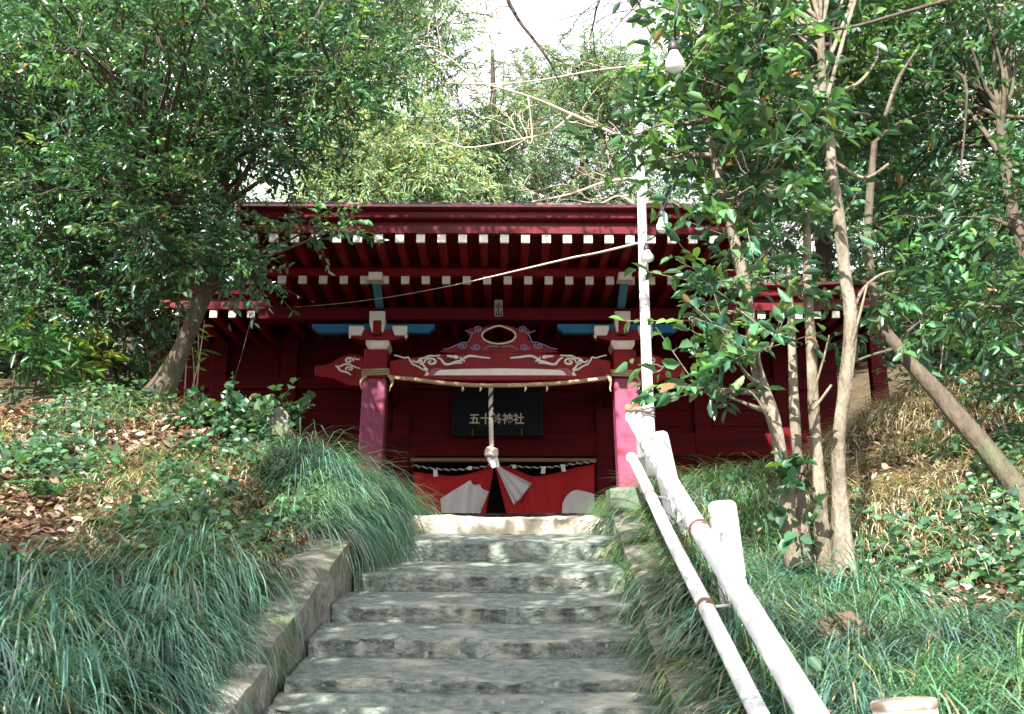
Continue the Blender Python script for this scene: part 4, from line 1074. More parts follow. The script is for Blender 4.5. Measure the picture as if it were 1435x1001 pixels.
c5 = [(102,492,7.85,20,16,0.1,9),(125,478,7.85,14,10,0.1,5),(115,520,7.85,16,12,0.1,5),(150,505,7.8,10,9,0.1,3)]
tree('yellow_green_sapling', 'small sapling with bright yellow green sunlit leaves beside the slim trunk', 'shrub',
     [([(124,565,7.9),(122,530,7.9),(112,495,7.88),(104,480,7.85)], [0.008,0.007,0.005,0.003])],
     c5, (0.12,0.05), [(0.20,0.28,0.05),(0.26,0.33,0.06),(0.15,0.24,0.05)], LEAF, BARK_DARK, per=6, twigL=0.14, limb_r=0.004, twig_r=0.003)
c6 = [(20,500,7.4,38,28,0.2,12),(60,490,7.4,28,20,0.2,8),(0,470,7.3,30,22,0.2,8),(75,515,7.4,20,12,0.15,6)]
tree('broad_leaved_shrub', 'low shrub with long pointed leaves at the left frame edge', 'shrub',
     [([(10,585,7.4),(18,540,7.4),(25,500,7.4)], [0.012,0.009,0.005]), ([(40,580,7.4),(52,530,7.4),(62,490,7.4)], [0.010,0.008,0.004])],
     c6, (0.14,0.045), [(0.05,0.14,0.05),(0.035,0.11,0.045),(0.07,0.17,0.05)], LEAF, BARK_DARK, per=7, twigL=0.18, limb_r=0.006, twig_r=0.003)
c7 = [(300,590,7.2,42,22,0.25,24),(350,585,7.2,36,22,0.25,24),(380,575,7.25,24,14,0.2,12),(262,600,7.1,32,18,0.25,16),(400,600,7.2,16,20,0.15,8),(330,615,7.0,50,12,0.2,18)]
tree('ivy_bush', 'rounded mound of dark ivy leaves at the edge of the left bank', 'shrub',
     [([(330,640,7.2),(328,610,7.2),(322,590,7.2)], [0.02,0.015,0.01])],
     c7, (0.072,0.060), [(0.03,0.085,0.045),(0.04,0.11,0.055),(0.055,0.12,0.06)], LEAF_GLOSS, BARK_DARK, per=8, twigL=0.18, limb_r=0.008, twig_r=0.003)

# ------------------------------------------------------------------ trees right of the stairs
cr = blobs([(985,60),(1010,-50),(1180,-60),(1240,60),(1220,200),(1130,290),(1050,290),(1010,240),(985,180)], 44, (5.2, 6.6), 52, 23, 5, 0.45)
cr = [(x_, y_, Y_+1.35 if x_ > 1085 and y_ < 310 else Y_, a_, b_, c_, d_) for x_, y_, Y_, a_, b_, c_, d_ in cr]
cr += [(1090,325,5.8,45,20,0.3,9),(1060,365,5.6,40,18,0.3,8),(1020,395,5.4,36,10,0.2,6),(985,398,5.4,20,7,0.15,3),(1000,442,5.3,50,8,0.2,7),(965,447,5.3,24,7,0.15,4),(1030,435,5.4,28,10,0.15,5),
       (1062,495,5.3,34,22,0.2,11),(1030,480,5.25,16,10,0.1,4),(1000,547,5.3,40,7,0.12,8),(960,552,5.25,16,5,0.1,4),(1120,420,5.75,26,14,0.2,4),(1040,335,5.5,30,14,0.2,5),(1150,330,5.9,30,18,0.25,6),
       (880,185,5.9,34,14,0.2,8),(855,215,6.0,22,12,0.2,5),(920,225,5.8,30,18,0.25,8),(985,40,5.4,32,20,0.25,8),(975,110,5.6,34,24,0.25,8),(965,165,5.7,36,22,0.25,9),(970,215,5.8,34,16,0.25,8),(915,95,5.6,14,8,0.12,3),(965,285,5.6,26,8,0.15,4)]
cr += blobs([(700,-310),(950,-310),(980,-460),(1300,-460),(1300,-330),(1150,-200),(800,-190)], 26, (6.7, 7.2), 60, 18, 43, 0.4)  # out-of-view top clumps, added to shade porch fascia and right eave
tree('multi_stemmed_tree', 'slender tree with a cluster of pale stems right of the white handrail', 'tree',
     [([(1118,795,5.55),(1108,740,5.55),(1098,670,5.55),(1085,590,5.55),(1062,520,5.6),(1050,440,5.6),(1036,370,5.6),(1020,300,5.65),(1004,230,5.7),(985,150,5.7)], [0.07,0.042,0.037,0.036,0.034,0.032,0.032,0.029,0.026,0.016]),
      ([(1182,812,5.5),(1180,750,5.5),(1176,680,5.5),(1176,610,5.5),(1186,530,5.5),(1192,440,5.55),(1186,395,5.55),(1178,330,5.6),(1168,260,5.6),(1160,190,5.65),(1152,120,5.7),(1150,30,5.7)], [0.075,0.046,0.038,0.037,0.036,0.036,0.034,0.033,0.034,0.034,0.03,0.02]),
      ([(1160,805,5.55),(1152,740,5.55),(1146,660,5.55),(1140,560,5.6),(1136,480,5.65),(1132,400,5.7),(1130,300,5.75)], [0.06,0.037,0.032,0.030,0.031,0.027,0.018]),
      ([(1130,790,5.62),(1122,720,5.62),(1117,640,5.65),(1112,540,5.7),(1108,440,5.75),(1102,350,5.8)], [0.04,0.032,0.028,0.026,0.022,0.012])],
     cr, (0.098,0.044), G_MID+G_DARK[1:]+[(0.09,0.19,0.05)], LEAF_GLOSS, BARK_PALE, group='trees on the right bank', per=9, twigL=0.34, limb_r=0.016, twig_r=0.0035, twig_frac=0.8,
     extra=[([(1192,440,5.55),(1210,405,5.6),(1235,385,5.6),(1255,380,5.6)],[0.014,0.010,0.007,0.004]), ([(1184,520,5.5),(1205,440,5.5),(1215,400,5.5)],[0.01,0.008,0.004]), ([(1165,540,5.5),(1135,575,5.45),(1155,500,5.4),(1162,470,5.35)],[0.008,0.007,0.006,0.004]), ([(1098,640,5.5),(1060,558,5.4),(1020,545,5.35),(940,558,5.25)],[0.008,0.006,0.005,0.003]), ([(1168,225,5.6),(1210,250,5.6),(1245,230,5.6)],[0.014,0.012,0.008]), ([(1240,165,5.5),(1260,110,5.4),(1285,70,5.3)],[0.012,0.012,0.006])])
cs = blobs([(1160,-60),(1330,-60),(1340,420),(1260,360),(1210,260),(1190,120)], 24, (7.9, 9.2), 54, 34, 6, 0.5)
cs += blobs([(1310,-60),(1540,-60),(1540,420),(1440,480),(1330,420)], 26, (6.4, 8.2), 56, 22, 66, 0.5)
cs += [(1260,410,6.3,40,24,0.3,10),(1290,450,6.3,34,20,0.3,9),(1240,360,7.4,34,20,0.3,8),(1250,430,6.6,24,12,0.2,5),(1270,480,6.3,24,12,0.2,5),(1350,430,6.4,45,35,0.35,13),(1405,480,6.6,40,40,0.35,13),(1420,560,6.6,30,40,0.3,10),(1390,540,6.6,25,25,0.3,6)]
tree('leaning_trunk_tree', 'evergreen with a thick brown trunk leaning left at the right frame edge', 'tree',
     [([(1452,730,5.95),(1430,690,6.0),(1385,635,6.05),(1340,580,6.1),(1300,535,6.15),(1262,492,6.2),(1235,455,6.25),(1222,400,6.3),(1216,320,6.4),(1225,200,6.5)], [0.10,0.070,0.057,0.052,0.048,0.042,0.035,0.032,0.028,0.02]),
      ([(1440,740,5.98),(1450,690,6.05),(1480,600,6.2),(1470,450,6.4),(1420,300,6.6),(1400,150,6.8)], [0.1,0.075,0.06,0.05,0.04,0.03])],
     cs, (0.092,0.040), G_MID[:3]+G_DARK, LEAF_GLOSS, BARK, group='trees on the right bank', per=9, twigL=0.34, limb_r=0.022, twig_r=0.0035,
     extra=[([(1100,40,5.6),(1180,40,5.5),(1260,20,5.4),(1330,0,5.3)],[0.006,0.009,0.010,0.012]), ([(1250,490,6.2),(1215,500,6.1),(1180,515,6.0)],[0.012,0.009,0.006]), ([(1340,100,6.2),(1355,130,6.2),(1345,250,6.3)],[0.012,0.010,0.006])])
ct_ = blobs([(1260,330),(1520,330),(1520,640),(1400,640),(1340,560),(1280,470)], 22, (9.0, 11.0), 42, 26, 7, 0.45)
tree('hillside_bush', 'small leaved bush on the straw covered slope behind the leaning trunk', 'shrub',
     [([(1400,600,9.6),(1395,540,9.6),(1390,450,9.6)], [0.04,0.03,0.015]), ([(1330,560,9.8),(1325,500,9.8),(1340,420,9.8)], [0.03,0.02,0.01])],
     ct_, (0.075,0.030), G_MID+G_LIGHT[:2], LEAF, BARK_DARK, per=9, twigL=0.3, limb_r=0.012)
civ = [(1112,690,5.42,10,26,0.06,5),(1130,655,5.48,8,20,0.06,4),(1122,745,5.42,12,18,0.07,5)]
tree('climbing_ivy', 'dark ivy climbing the lower stems of the slender tree', 'ivy', [([(1126,790,5.5),(1120,740,5.47),(1116,700,5.46),(1128,650,5.52)], [0.006,0.006,0.005,0.003])],
     civ, (0.075,0.06), [(0.03,0.085,0.045),(0.04,0.11,0.055)], LEAF_GLOSS, BARK_DARK, per=5, twigL=0.14, limb_r=0.004, twig_r=0.003)
# ------------------------------------------------------------------ bare tree above the roof
bt = empty('bare_tree', tuple(at(905, 360, 13.6)), 'leafless tree with pale tan branches spreading above the shrine roof', 'tree')
b = MB(); random.seed(21)
def twigs(path, r, depth, n, L):
    for k in range(n):
        i = random.randint(len(path)//5, len(path)-2); p = path[i]; d = (path[i+1]-path[i]).normalized()
        q = (d*0.8+Vector((random.uniform(-1,1), random.uniform(-.4,.4), random.uniform(-.7,1))))
        q.normalize(); e = p+q*L*random.uniform(0.4,1.1)
        P = smoothpath([p, p.lerp(e,0.4)+Vector((random.uniform(-1,1),0,random.uniform(-1,1)))*L*0.10, p.lerp(e,0.75)+Vector((random.uniform(-1,1),0,random.uniform(-1,1)))*L*0.10, e], 3)
        b.tube(P, lerps([r, max(0.004, r*0.5)], len(P)), 5, cap=False)
        if depth: twigs(P, r*0.6, depth-1, 2, L*0.5)
for pts, rad in [([(905,420,13.6),(908,330,13.6),(900,240,13.6),(880,200,13.5),(856,186,13.4),(800,160,13.2),(740,135,13.0),(672,116,12.8)], [0.05,0.045,0.04,0.034,0.030,0.024,0.017,0.008]),
                 ([(800,162,13.2),(770,185,13.1),(730,195,13.0),(655,207,12.9),(618,195,12.8)], [0.02,0.017,0.014,0.011,0.006]),
                 ([(902,250,13.6),(850,255,13.4),(800,272,13.2),(745,283,13.1)], [0.03,0.022,0.016,0.008]),
                 ([(905,300,13.6),(870,275,13.6),(840,285,13.5),(800,280,13.4)], [0.02,0.015,0.01,0.006]),
                 ([(1010,104,13.5),(925,92,13.5),(840,98,13.5),(760,112,13.5),(690,118,13.4),(620,116,13.3)], [0.018,0.017,0.014,0.012,0.009,0.005]),
                 ([(905,320,13.6),(960,280,13.6),(1010,200,13.6),(1060,150,13.6)], [0.03,0.025,0.018,0.008]),
                 ([(672,116,12.8),(620,75,12.8),(570,60,12.8),(520,70,12.8)], [0.010,0.008,0.006,0.004]),
                 ([(740,135,13.0),(745,200,13.0),(720,180,13.0)], [0.012,0.008,0.004])]:
    P = smoothpath([V(at(*q)) for q in pts], 7); b.tube(P, [0.9*r_ for r_ in lerps(rad, len(P))], 8, wob=0.3); twigs(P, max(0.005, rad[-2]*0.30), 1, 4, 0.9)
b.build('branches', TWIG, bt)
# boughs show at the top; the unseen crown is added to shade steps and banks
random.seed(77)
cw = []
for k in range(52):                         # dense over the left bank and the lower steps
    x, y = random.uniform(-7.0, -0.62), random.uniform(-3.2, 1.6)
    cw.append(('W', x, y, 4.9+random.uniform(-0.3, 0.9)+0.12*max(0, y), random.uniform(0.5,0.8), random.uniform(0.45,0.75), 0.35, random.randint(26, 46)))
for k in range(16):                         # close over the lower steps
    x, y = random.uniform(-2.1, -0.70), random.uniform(-0.6, 1.7)
    cw.append(('W', x, y, 5.0+random.uniform(-0.2, 0.7), random.uniform(0.4,0.6), random.uniform(0.35,0.55), 0.3, random.randint(30, 44)))
for k in range(14):                         # thin over the upper steps
    x, y = random.uniform(-2.3, -0.75), random.uniform(1.8, 3.6)
    cw.append(('W', x, y, 5.5+random.uniform(-0.2, 0.5), random.uniform(0.3,0.5), random.uniform(0.3,0.45), 0.25, random.randint(8, 15)))
for k in range(9):                          # broken shade over the right bank
    x, y = random.uniform(1.5, 3.8), random.uniform(-2.5, 1.6)
    cw.append(('W', x, y, 5.1+random.uniform(-0.3, 0.7), random.uniform(0.4,0.65), random.uniform(0.35,0.6), 0.3, random.randint(10, 22)))
db = tree('overhanging_tree', 'dark boughs of a big tree drooping into the sky gap at the top, its unseen crown added for shade', 'tree',
     [([('W',-4.6,1.0,1.6),('W',-4.4,0.9,3.0),('W',-3.9,0.6,4.3),('W',-3.0,0.2,5.2),('W',-1.6,-0.2,5.7),('W',0.4,-0.5,6.0),('W',2.4,-0.6,5.9)], [0.24,0.2,0.16,0.12,0.09,0.06,0.03]),
      ([('W',-4.0,0.7,4.1),('W',-4.6,-0.3,5.0),('W',-5.6,-1.4,5.6)], [0.12,0.09,0.05])],
     cw, (0.095,0.045), G_DARK+G_MID, LEAF, BARK_DARK, per=9, twigL=0.36, limb_r=0.03, twig_frac=0.3)
b = MB()
for pts, rad in [([(500,-900,7.4),(640,-420,8.8),(680,-200,8.7),(705,-30,8.5),(722,20,8.5),(752,60,8.5),(772,90,8.5),(782,112,8.5)], [0.09,0.06,0.05,0.022,0.018,0.014,0.010,0.005]),
                 ([(690,-120,8.6),(780,-100,8.6),(835,-20,8.6),(834,20,8.6),(826,55,8.6)], [0.04,0.03,0.012,0.010,0.005]),
                 ([(780,-100,8.6),(860,-60,8.6),(893,0,8.5),(905,35,8.5),(922,65,8.5)], [0.02,0.014,0.010,0.007,0.004]),
                 ([(835,-40,8.6),(900,-10,8.6),(870,30,8.6),(845,60,8.6)], [0.012,0.008,0.006,0.003]),
                 ([(690,-80,8.6),(560,-60,8.4),(545,30,8.3),(565,90,8.2),(572,140,8.2)], [0.03,0.022,0.014,0.010,0.005])]:
    P = smoothpath([V(at(*q)) for q in pts], 7); b.tube(P, lerps(rad, len(P)), 7, wob=0.3); twigs(P, 0.005, 1, 4, 0.5)
P = smoothpath([Vector((-3.0,0.2,5.2)), Vector((-3.0,2.5,7.6)), Vector((-2.4,5.2,9.6)), V(at(500,-900,7.4))], 7); b.tube(P, lerps([0.14,0.12,0.10,0.09], len(P)), 9, wob=0.3)
b.build('bough', BARK_DARK, db)

# ------------------------------------------------------------------ trees on the hill behind
def needle_tree(name, label, px, base, Y, topy, wpx, pal, seed, n=26, tw=30, leaf=(0.15,0.026), shape='cone', poly=None, group='trees behind the shrine', depth=1.6, rp=40):
    random.seed(seed)
    pg = poly or [(px-wpx*0.25, topy), (px+wpx*0.25, topy), (px+wpx, base-120), (px+wpx, base), (px-wpx, base), (px-wpx, base-120)]
    cl = blobs(pg, n, (Y-depth, Y+depth), rp, int(tw*1.5), seed, 1.0)
    zb = float(H(np.array([at(px,300,Y)[0]]), np.array([Y]))[0])
    # trunk foot on the slope
    foot = at(px, 300, Y); 
    py_f = 300
    for q in range(200, 900, 4):
        if at(px, q, Y)[2] < zb: py_f = q; break
    return tree(name, label, 'tree', [([(px, py_f+4, Y), (px+4, (py_f+topy)/2, Y), (px, topy+10, Y)], [0.22, 0.16, 0.04])], cl, leaf, pal, NEEDLE, BARK_DARK, group=group,
         per=26, twigL=0.75, limb_r=0.05, twig_r=0.010, twig_frac=0.35, up=0.1, droop=0.45, hang=0.15)
needle_tree('cedar_tree', 'tall feathery cedar behind the left part of the roof', 470, 330, 20, -80, 140, G_PINE+G_CYP[:1], 31, poly=[(380,-80),(600,-80),(640,60),(600,170),(560,200),(400,200),(360,100)], n=32)
needle_tree('cypress_tree', 'pale yellow green bushy cypress just above the roof edge left of centre', 545, 300, 16, 160, 90, G_CYP, 32, poly=[(470,220),(500,170),(560,155),(620,190),(635,250),(620,330),(450,330),(445,260)], n=26, tw=34, leaf=(0.12,0.022), depth=0.7, rp=30)
needle_tree('cedar_tree', 'dark blue green cedar above the middle of the roof', 690, 330, 22, 60, 110, G_PINE, 33, poly=[(650,120),(740,90),(790,160),(780,230),(740,330),(600,330),(620,210)], n=20, tw=24)
needle_tree('cedar_tree', 'cedar standing under the sky gap with a pointed top', 815, 330, 24, 55, 80, G_PINE, 34, poly=[(800,60),(840,60),(870,110),(900,150),(920,330),(760,330),(770,200),(760,110)], n=24, tw=26)
needle_tree('cedar_tree', 'hazy small cedar with brown tips between the two sky gaps', 745, 330, 30, 75, 50, G_PINE[1:]+[(0.14,0.10,0.06)], 36, poly=[(725,75),(760,70),(785,130),(790,200),(700,200),(700,120)], n=10, tw=18, rp=30)
needle_tree('cedar_tree', 'leafy cedar rising behind the crown of the slender tree on the right', 1000, 330, 19, -60, 130, G_PINE+G_MID, 35, poly=[(945,150),(1010,-40),(1150,-60),(1280,60),(1300,330),(920,330)], n=34, tw=26)
needle_tree('cedar_tree', 'dark green cedar seen between the slender stems above the right wing roof', 1150, 330, 21, 150, 100, G_PINE+G_DARK, 39, poly=[(1020,120),(1300,120),(1310,440),(1020,420)], n=30, tw=30)
needle_tree('cedar_tree', 'dark cedar behind the crowns at the far left', 180, 330, 17, -60, 200, G_PINE[:2]+G_DARK, 37, poly=[(-160,-60),(360,-60),(380,200),(360,420),(-160,420)], n=50, tw=26)
needle_tree('cedar_tree', 'dark cedar behind the crowns at the far right', 1400, 330, 17, -60, 200, G_PINE[:2]+G_DARK, 38, poly=[(1240,-60),(1620,-60),(1620,480),(1290,440)], n=40, tw=26)

# ------------------------------------------------------------------ ground cover
def scatter(n, xr, yr, polys, ex=None, thr=None, nscale=1.2, seed=0, dmin_k=0.90):
    x = rng.uniform(*xr, n); y = rng.uniform(*yr, n)
    z = H(x, y); d = np.abs(x-stair_x(y))
    P = np.stack([x, y, z], -1); px, py, c = project(P)
    k = np.zeros(n, bool)
    for pg in polys: k |= inside_np(px, py, pg)
    if ex is not None:
        for pg in ex: k &= ~inside_np(px, py, pg)
    k &= (d > dmin_k) | (y > 7.3)
    k &= ~((np.abs(x) < 4.15) & (y > 9.4))
    if thr is not None:
        nv = np.array([noise.noise(Vector((a*nscale, b_*nscale, seed))) for a, b_ in zip(x, y)]); k &= nv > thr
    return P[k]
def thin(P, dmin):
    """keep points at least dmin apart"""
    cell = {}; keep = []
    for i, p in enumerate(P):
        k = (int(p[0]//dmin), int(p[1]//dmin)); ok = True
        for a in (-1, 0, 1):
            for b_ in (-1, 0, 1):
                for j in cell.get((k[0]+a, k[1]+b_), ()):
                    if (P[j][0]-p[0])**2+(P[j][1]-p[1])**2 < dmin*dmin: ok = False
        if ok: cell.setdefault(k, []).append(i); keep.append(i)
    return P[keep]
def grass(name, label, P, per, L, W, pal, rise=(0.5, 1.3), arch=(1.2, 2.4), spread=0.05, fall=0.5, wts=None, jit=0.2, dmin=0.0, dry_p=0.04):
    """tussocks at P; blades spread from the middle and lean downhill by `fall`"""
    if dmin: P = thin(P, dmin)
    n = len(P)*per
    e = 0.15
    gx_ = (H(P[:, 0]+e, P[:, 1])-H(P[:, 0]-e, P[:, 1]))/(2*e); gy_ = (H(P[:, 0], P[:, 1]+e)-H(P[:, 0], P[:, 1]-e))/(2*e)
    gx_ = np.clip(gx_, -1.2, 1.2); gy_ = np.clip(gy_, -1.2, 1.2)
    near = np.clip(1-(np.abs(P[:, 0]-stair_x(P[:, 1]))-0.9)/0.5, 0, 1)*np.sign(P[:, 0]-stair_x(P[:, 1]))
    az0 = rng.uniform(0, 2*math.pi, n); rad = np.sqrt(rng.random(n))
    lean = 0.30*rng.standard_normal((len(P), 2))
    hx = np.cos(az0)*(0.35+0.65*rad)-np.repeat(gx_*fall*1.6+near*1.5*fall-lean[:, 0], per)
    hy = np.sin(az0)*(0.35+0.65*rad)-np.repeat(gy_*fall*1.6-lean[:, 1], per)
    az = np.arctan2(hy, hx)+0.25*rng.standard_normal(n); mag = np.clip(np.hypot(hx, hy), 0.15, 1.5)
    base = np.repeat(P, per, 0)+np.stack([spread*rad*np.cos(az0), spread*rad*np.sin(az0), np.full(n, -0.01)], -1)
    tl = np.repeat(0.7+0.6*rng.random(len(P)), per)
    l = L*tl*(0.55+0.6*rng.random(n)); w_ = W*(0.7+0.6*rng.random(n))
    ri = rise[1]-(rise[1]-rise[0])*np.clip(mag*0.75+0.2*rng.standard_normal(n), 0, 1.1); ar = rng.uniform(arch[0], arch[1], n)
    v, f, m = blades(base, az, l, w_, ri, ar)
    tb = np.repeat(tints(len(P), pal, 0.16, wts), per, 0)*(1+jit*rng.standard_normal((n, 1)))
    dry = rng.random(n) < dry_p; tb[dry] = np.array([0.28,0.23,0.13])*(0.7+0.5*rng.random((dry.sum(), 1)))
    t = np.repeat(np.clip(tb, 0.004, 0.8), m, 0)
    o = mesh_np(name, v, f, BLADE, None, t, smooth=True)
    return tag(o, label, 'grass', kind='stuff')
MONDO = [(0.080,0.180,0.132), (0.108,0.222,0.162), (0.066,0.158,0.124), (0.130,0.248,0.165)]
LUSH = [(0.075,0.185,0.085), (0.11,0.23,0.095), (0.065,0.16,0.08)]
STRAW = [(0.38,0.33,0.25), (0.31,0.26,0.19), (0.48,0.43,0.34), (0.20,0.155,0.11)]
ML = [[(-400,840),(0,825),(60,810),(230,795),(330,815),(400,845),(440,865),(450,920),(410,1000),(370,1400),(-600,1400)]]
MLT = [[(395,650),(450,640),(520,650),(570,690),(570,800),(505,830),(470,760),(420,690)]]
MR = [[(920,900),(960,850),(1040,860),(1120,800),(1180,800),(1260,860),(1360,880),(1600,900),(1700,1500),(930,1500),(900,1000)]]
MRT = [[(845,690),(900,660),(1000,625),(1062,615),(1095,690),(1080,780),(1000,860),(920,930),(870,930),(850,800)]]
MIXL = [[(150,640),(380,640),(430,690),(500,830),(440,855),(330,840),(230,820),(100,820)]]
LITL = [[(-400,560),(0,575),(160,555),(260,580),(420,640),(440,700),(440,860),(330,845),(230,825),(0,850),(-400,870)]]
LITR = [[(1060,600),(1100,560),(1180,470),(1300,400),(1700,380),(1700,900),(1400,880),(1260,860),(1180,810),(1100,800)]]
XR, YRr = (-7.5, 7.5), (1.6, 11.5)
grass('mondo_grass', 'drooping blue green mondo grass covering the near left bank', scatter(30000, (-6.5, -0.7), (1.6, 6.0), ML, dmin_k=1.12), 330, 0.54, 0.0066, MONDO, (0.3, 1.50), (1.6, 3.0), 0.15, 0.30, dmin=0.31, dry_p=0.05, jit=0.28)
grass('mondo_grass', 'shorter mondo grass filling between the tussocks on the near left bank', scatter(22000, (-6.5, -0.7), (1.6, 6.0), ML, dmin_k=1.02), 70, 0.38, 0.0060, MONDO, (0.3, 1.4), (1.3, 2.8), 0.09, 0.5, dmin=0.15, dry_p=0.09, jit=0.28)
grass('mondo_grass', 'thick tufts of mondo grass hanging over the top of the left kerb', scatter(26000, (-2.4, -0.7), (5.0, 8.6), MLT), 260, 0.58, 0.0068, MONDO+[(0.07,0.16,0.10)], (0.3, 1.45), (1.6, 2.9), 0.13, 0.6, dmin=0.19, jit=0.28)
grass('mondo_grass', 'long green grass tussocks on the near right bank under the handrail', scatter(26000, (0.7, 6.0), (1.6, 6.4), MR), 300, 0.54, 0.0070, MONDO+MONDO+LUSH, (0.3, 1.45), (1.4, 2.8), 0.14, 0.5, dmin=0.27, dry_p=0.06, jit=0.28)
grass('mondo_grass', 'shorter green grass filling between the tussocks on the near right bank', scatter(22000, (0.7, 6.0), (1.6, 6.4), MR), 70, 0.36, 0.0060, MONDO+LUSH, (0.3, 1.4), (1.2, 2.7), 0.09, 0.4, dmin=0.15, dry_p=0.09, jit=0.28)
grass('mondo_grass', 'sunlit pale green grass spilling over the upper right kerb', scatter(30000, (0.6, 3.4), (4.0, 9.0), MRT), 140, 0.38, 0.0068, MONDO[:2]+LUSH+[(0.14,0.22,0.09)], (0.3, 1.4), (1.3, 2.6), 0.10, 0.65, dmin=0.16, dry_p=0.10)
def kerb_row(side, y0, y1, n):
    y = rng.uniform(y0, y1, n); x = stair_x(y)+side*rng.uniform(0.90, 1.15, n)
    return np.stack([x, y, SL*y+(0.15 if side < 0 else 0.02)], -1)
grass('mondo_grass', 'long grass blades draping over the lower left kerb onto the stones', kerb_row(-1.12, 2.6, 4.7, 600), 140, 0.38, 0.0066, MONDO, (0.3, 1.4), (1.5, 2.8), 0.09, 0.45, dmin=0.15, jit=0.28)
grass('mondo_grass', 'long grass blades draping over the upper left kerb beside the top steps', kerb_row(-1, 5.75, 7.2, 800), 190, 0.60, 0.0068, MONDO+[(0.07,0.16,0.10)], (0.3, 1.35), (1.4, 2.7), 0.08, 0.75, dmin=0.14)
grass('mondo_grass', 'bleached grass blades draping over the right kerb beside the steps', kerb_row(1, 2.6, 6.9, 1800), 140, 0.46, 0.0068, MONDO[:2]+LUSH+[(0.24,0.28,0.13)], (0.3, 1.3), (1.4, 2.6), 0.08, 0.6, dmin=0.13, dry_p=0.18)
grass('thin_grass', 'sparse lit grass mixed with dead leaves on the left slope', scatter(3600, (-5.0, -0.8), (4.2, 8.4), MIXL), 14, 0.22, 0.0062, LUSH+STRAW[:2]+[(0.16,0.24,0.10)], (0.5, 1.3), (0.9, 2.2), 0.06, 0.4)
grass('dry_grass', 'tangled straw coloured dry grass on the right slope', scatter(13000, (1.4, 7.5), (5.5, 11.8), LITR, thr=-0.15, seed=4), 13, 0.30, 0.0075, STRAW+[(0.12,0.18,0.07)], (0.2, 1.1), (0.6, 2.4), 0.10, 0.2)
grass('dry_grass', 'straw coloured grass scraps among the ivy on the left slope', scatter(4500, (-7.0, -0.9), (4.4, 8.6), LITL, thr=0.0, seed=2), 10, 0.22, 0.0065, STRAW+LUSH[:1], (0.2, 1.1), (0.6, 2.2), 0.08, 0.2)

def strew(name, label, P, L, W, pal, mat, lift=(0.0, 0.05), tilt=0.45, curl=0.2, wts=None, cat='leaves'):
    n = len(P); az = rng.uniform(0, 6.283, n)
    D = np.stack([np.cos(az), np.sin(az), rng.normal(0, tilt, n)], -1)
    e = 0.1; gx_ = (H(P[:, 0]+e, P[:, 1])-H(P[:, 0]-e, P[:, 1]))/(2*e); gy_ = (H(P[:, 0], P[:, 1]+e)-H(P[:, 0], P[:, 1]-e))/(2*e)
    N = norm(np.stack([-gx_, -gy_-0.15, np.ones(n)], -1)+tilt*rng.standard_normal((n, 3)))
    Q = P+np.stack([np.zeros(n), np.zeros(n), rng.uniform(lift[0], lift[1], n)], -1)
    sc = 0.6+0.7*rng.random(n)
    v, f = leaf_batch(Q, D, N, L*sc, W*sc, curl, 0.12)
    return tag(mesh_np(name, v, f, mat, None, np.repeat(tints(n, pal, 0.22, wts), 6, 0)), label, cat, kind='stuff')
BROWN = [(0.11,0.065,0.042), (0.19,0.125,0.085), (0.07,0.042,0.03), (0.34,0.26,0.19), (0.14,0.08,0.055)]
IVY = [(0.035,0.10,0.05), (0.05,0.125,0.06), (0.03,0.08,0.045), (0.07,0.16,0.065)]
strew('leaf_litter', 'brown dead leaves strewn over the left slope', scatter(40000, (-7, -0.8), (4.0, 8.8), LITL+MIXL), 0.055, 0.030, BROWN, LITTER, (0.0, 0.05))
strew('leaf_litter', 'brown dead leaves strewn over the right slope', scatter(40000, (1.0, 7.5), (4.5, 11.8), LITR), 0.06, 0.032, BROWN+STRAW[:2], LITTER, (0.0, 0.06))
strew('ivy_cover', 'ivy and creeping leaves carpeting the left slope', scatter(30000, (-7, -0.8), (4.0, 8.8), LITL+MIXL, thr=-0.05, nscale=1.6, seed=8), 0.050, 0.040, IVY, LEAF_GLOSS, (0.02, 0.16), 0.5)
strew('ivy_cover', 'dark glossy creeping leaves carpeting the right slope', scatter(42000, (1.0, 7.5), (4.3, 9.5), LITR, ex=[[(1060,590),(1240,540),(1420,600),(1340,720),(1240,760),(1200,720),(1080,770)]], thr=-0.18, nscale=1.3, seed=6), 0.056, 0.044, IVY, LEAF_GLOSS, (0.02, 0.18), 0.5)
strew('weed_leaves', 'small broad weed leaves poking through the grass', scatter(700, (-6, 6), (2.0, 7.0), ML+MR+MRT+MLT, nscale=1.5, thr=0.1), 0.06, 0.04, LUSH+IVY, LEAF, (0.12, 0.28))
strew('grass_litter', 'few dead leaves caught on the grass and steps', scatter(140, (-6, 6), (2.0, 7.0), ML+MR+MRT+MLT), 0.045, 0.02, BROWN, LITTER, (0.18, 0.30))
# woods on the hill, far behind everything
def wood(n, xr, yr, hmax, pal, seed, name, label):
    x = rng.uniform(*xr, n); y = rng.uniform(*yr, n); z = H(x, y)+hmax*rng.random(n)**0.7
    P = np.stack([x, y, z], -1); v, f = leaf_batch(P, rand_dir(n), norm(rng.standard_normal((n, 3))+np.array([0, -0.4, 0.6])), 0.45*(0.6+0.8*rng.random(n)), 0.22*(0.6+0.8*rng.random(n)))
    tag(mesh_np(name, v, f, NEEDLE, None, np.repeat(tints(n, pal), 6, 0)), label, 'undergrowth', kind='stuff')
wood(16000, (-16, 14), (19, 32), 2.0, G_PINE+G_DARK, 5, 'hillside_undergrowth', 'low undergrowth covering the wooded hill behind the shrine')
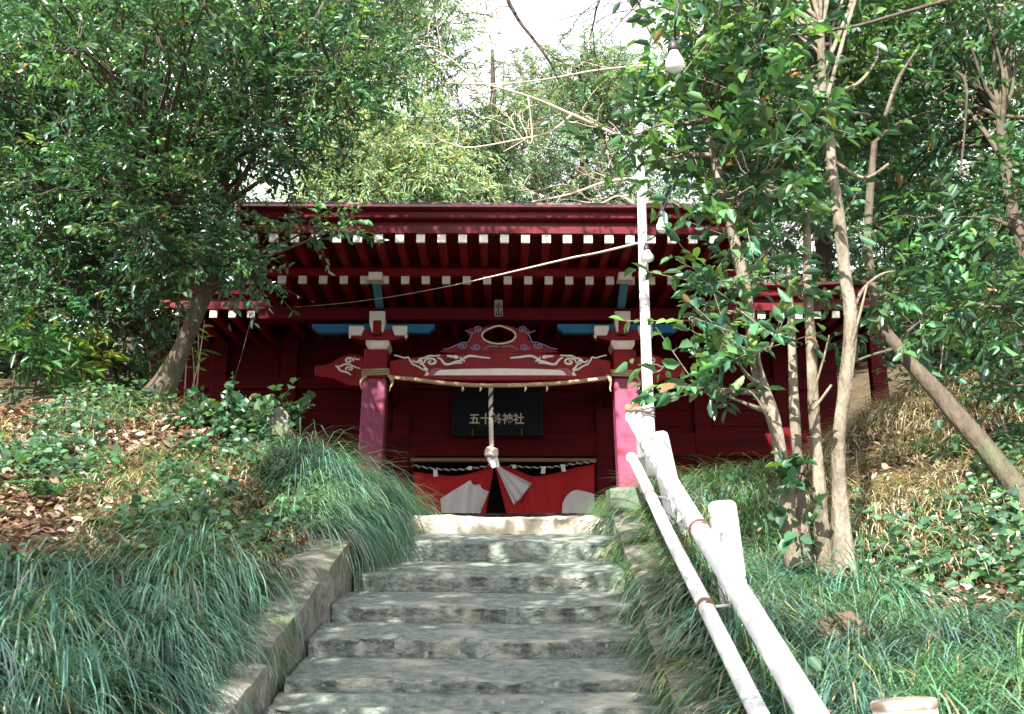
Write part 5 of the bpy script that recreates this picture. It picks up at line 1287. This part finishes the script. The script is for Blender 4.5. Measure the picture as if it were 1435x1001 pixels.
# ferns and bamboo sprigs at the right
def fern(px, py, Y, n, L, label, name='fern', cat='fern', pal=None, wleaf=0.25):
    c = at(px, py, Y); c[2] = Hs(c[0], Y); o = empty(name, tuple(c), label, cat)
    P, D, N, LL, WW = [], [], [], [], []
    for k in range(n):
        a = random.uniform(0, 6.28); l = L*random.uniform(0.7, 1.1); m = 14
        for j in range(m):
            t = (j+1)/m; r = l*t*0.8; z = l*(0.75*t-0.55*t*t)+0.05
            p = c+np.array([math.cos(a)*r, math.sin(a)*r, z]); 
            for s in (1, -1):
                d = np.array([math.cos(a+s*1.15), math.sin(a+s*1.15), -0.25]); P.append(p); D.append(d); N.append((0, 0, 1)); LL.append(l*wleaf*(1-0.85*t)+0.01); WW.append(0.016)
    v, f = leaf_batch(np.array(P), np.array(D), np.array(N, float)+0.1*rng.standard_normal((len(P), 3)), np.array(LL), np.array(WW))
    mesh_np('frond', v, f, LEAF, o, np.repeat(tints(len(P), pal or LUSH, 0.1), 6, 0)); return o
random.seed(5)
fern(1325, 668, 7.0, 9, 0.42, 'bright green fern under the leaning trunk on the right')
fern(60, 705, 5.4, 7, 0.32, 'light green fern among the leaf litter at the left')
def sasa(px, py, Y, n, label):
    o = empty('dwarf_bamboo', tuple(at(px, py, Y)), label, 'bamboo', 'dwarf bamboo sprigs')
    b = MB(); P, D, LL = [], [], []
    for k in range(n):
        q = at(px+random.uniform(-35,35), py, Y+random.uniform(-.3,.3)); q[2] = Hs(q[0], q[1]); h = random.uniform(0.5, 1.0)
        top = Vector(q)+Vector((random.uniform(-.15,.15), random.uniform(-.1,.1), h)); b.tube([Vector(q), Vector(q).lerp(top, .5)+Vector((.02,0,0)), top], [0.006,0.005,0.003], 5)
        for j in range(7):
            t = 0.45+0.55*j/6; P.append(np.array(Vector(q).lerp(top, t))); a = random.uniform(0, 6.28); D.append((math.cos(a), math.sin(a)*0.6, random.uniform(-.3,.4))); LL.append(random.uniform(.14,.24))
    b.build('stem', TWIG, o)
    v, f = leaf_batch(np.array(P), np.array(D), norm(np.array([0,-0.6,1.0])+0.4*rng.standard_normal((len(P),3))), np.array(LL), np.array(LL)*0.16)
    mesh_np('leaves', v, f, LEAF, o, np.repeat(tints(len(P), [(0.14,0.24,0.06),(0.20,0.30,0.08),(0.10,0.19,0.06)]), 6, 0))
sasa(1345, 560, 8.6, 9, 'bamboo sprigs with bright narrow leaves on the slope right of the shrine corner')
sasa(240, 560, 8.2, 6, 'bamboo sprigs growing behind the leaning trunk on the left')
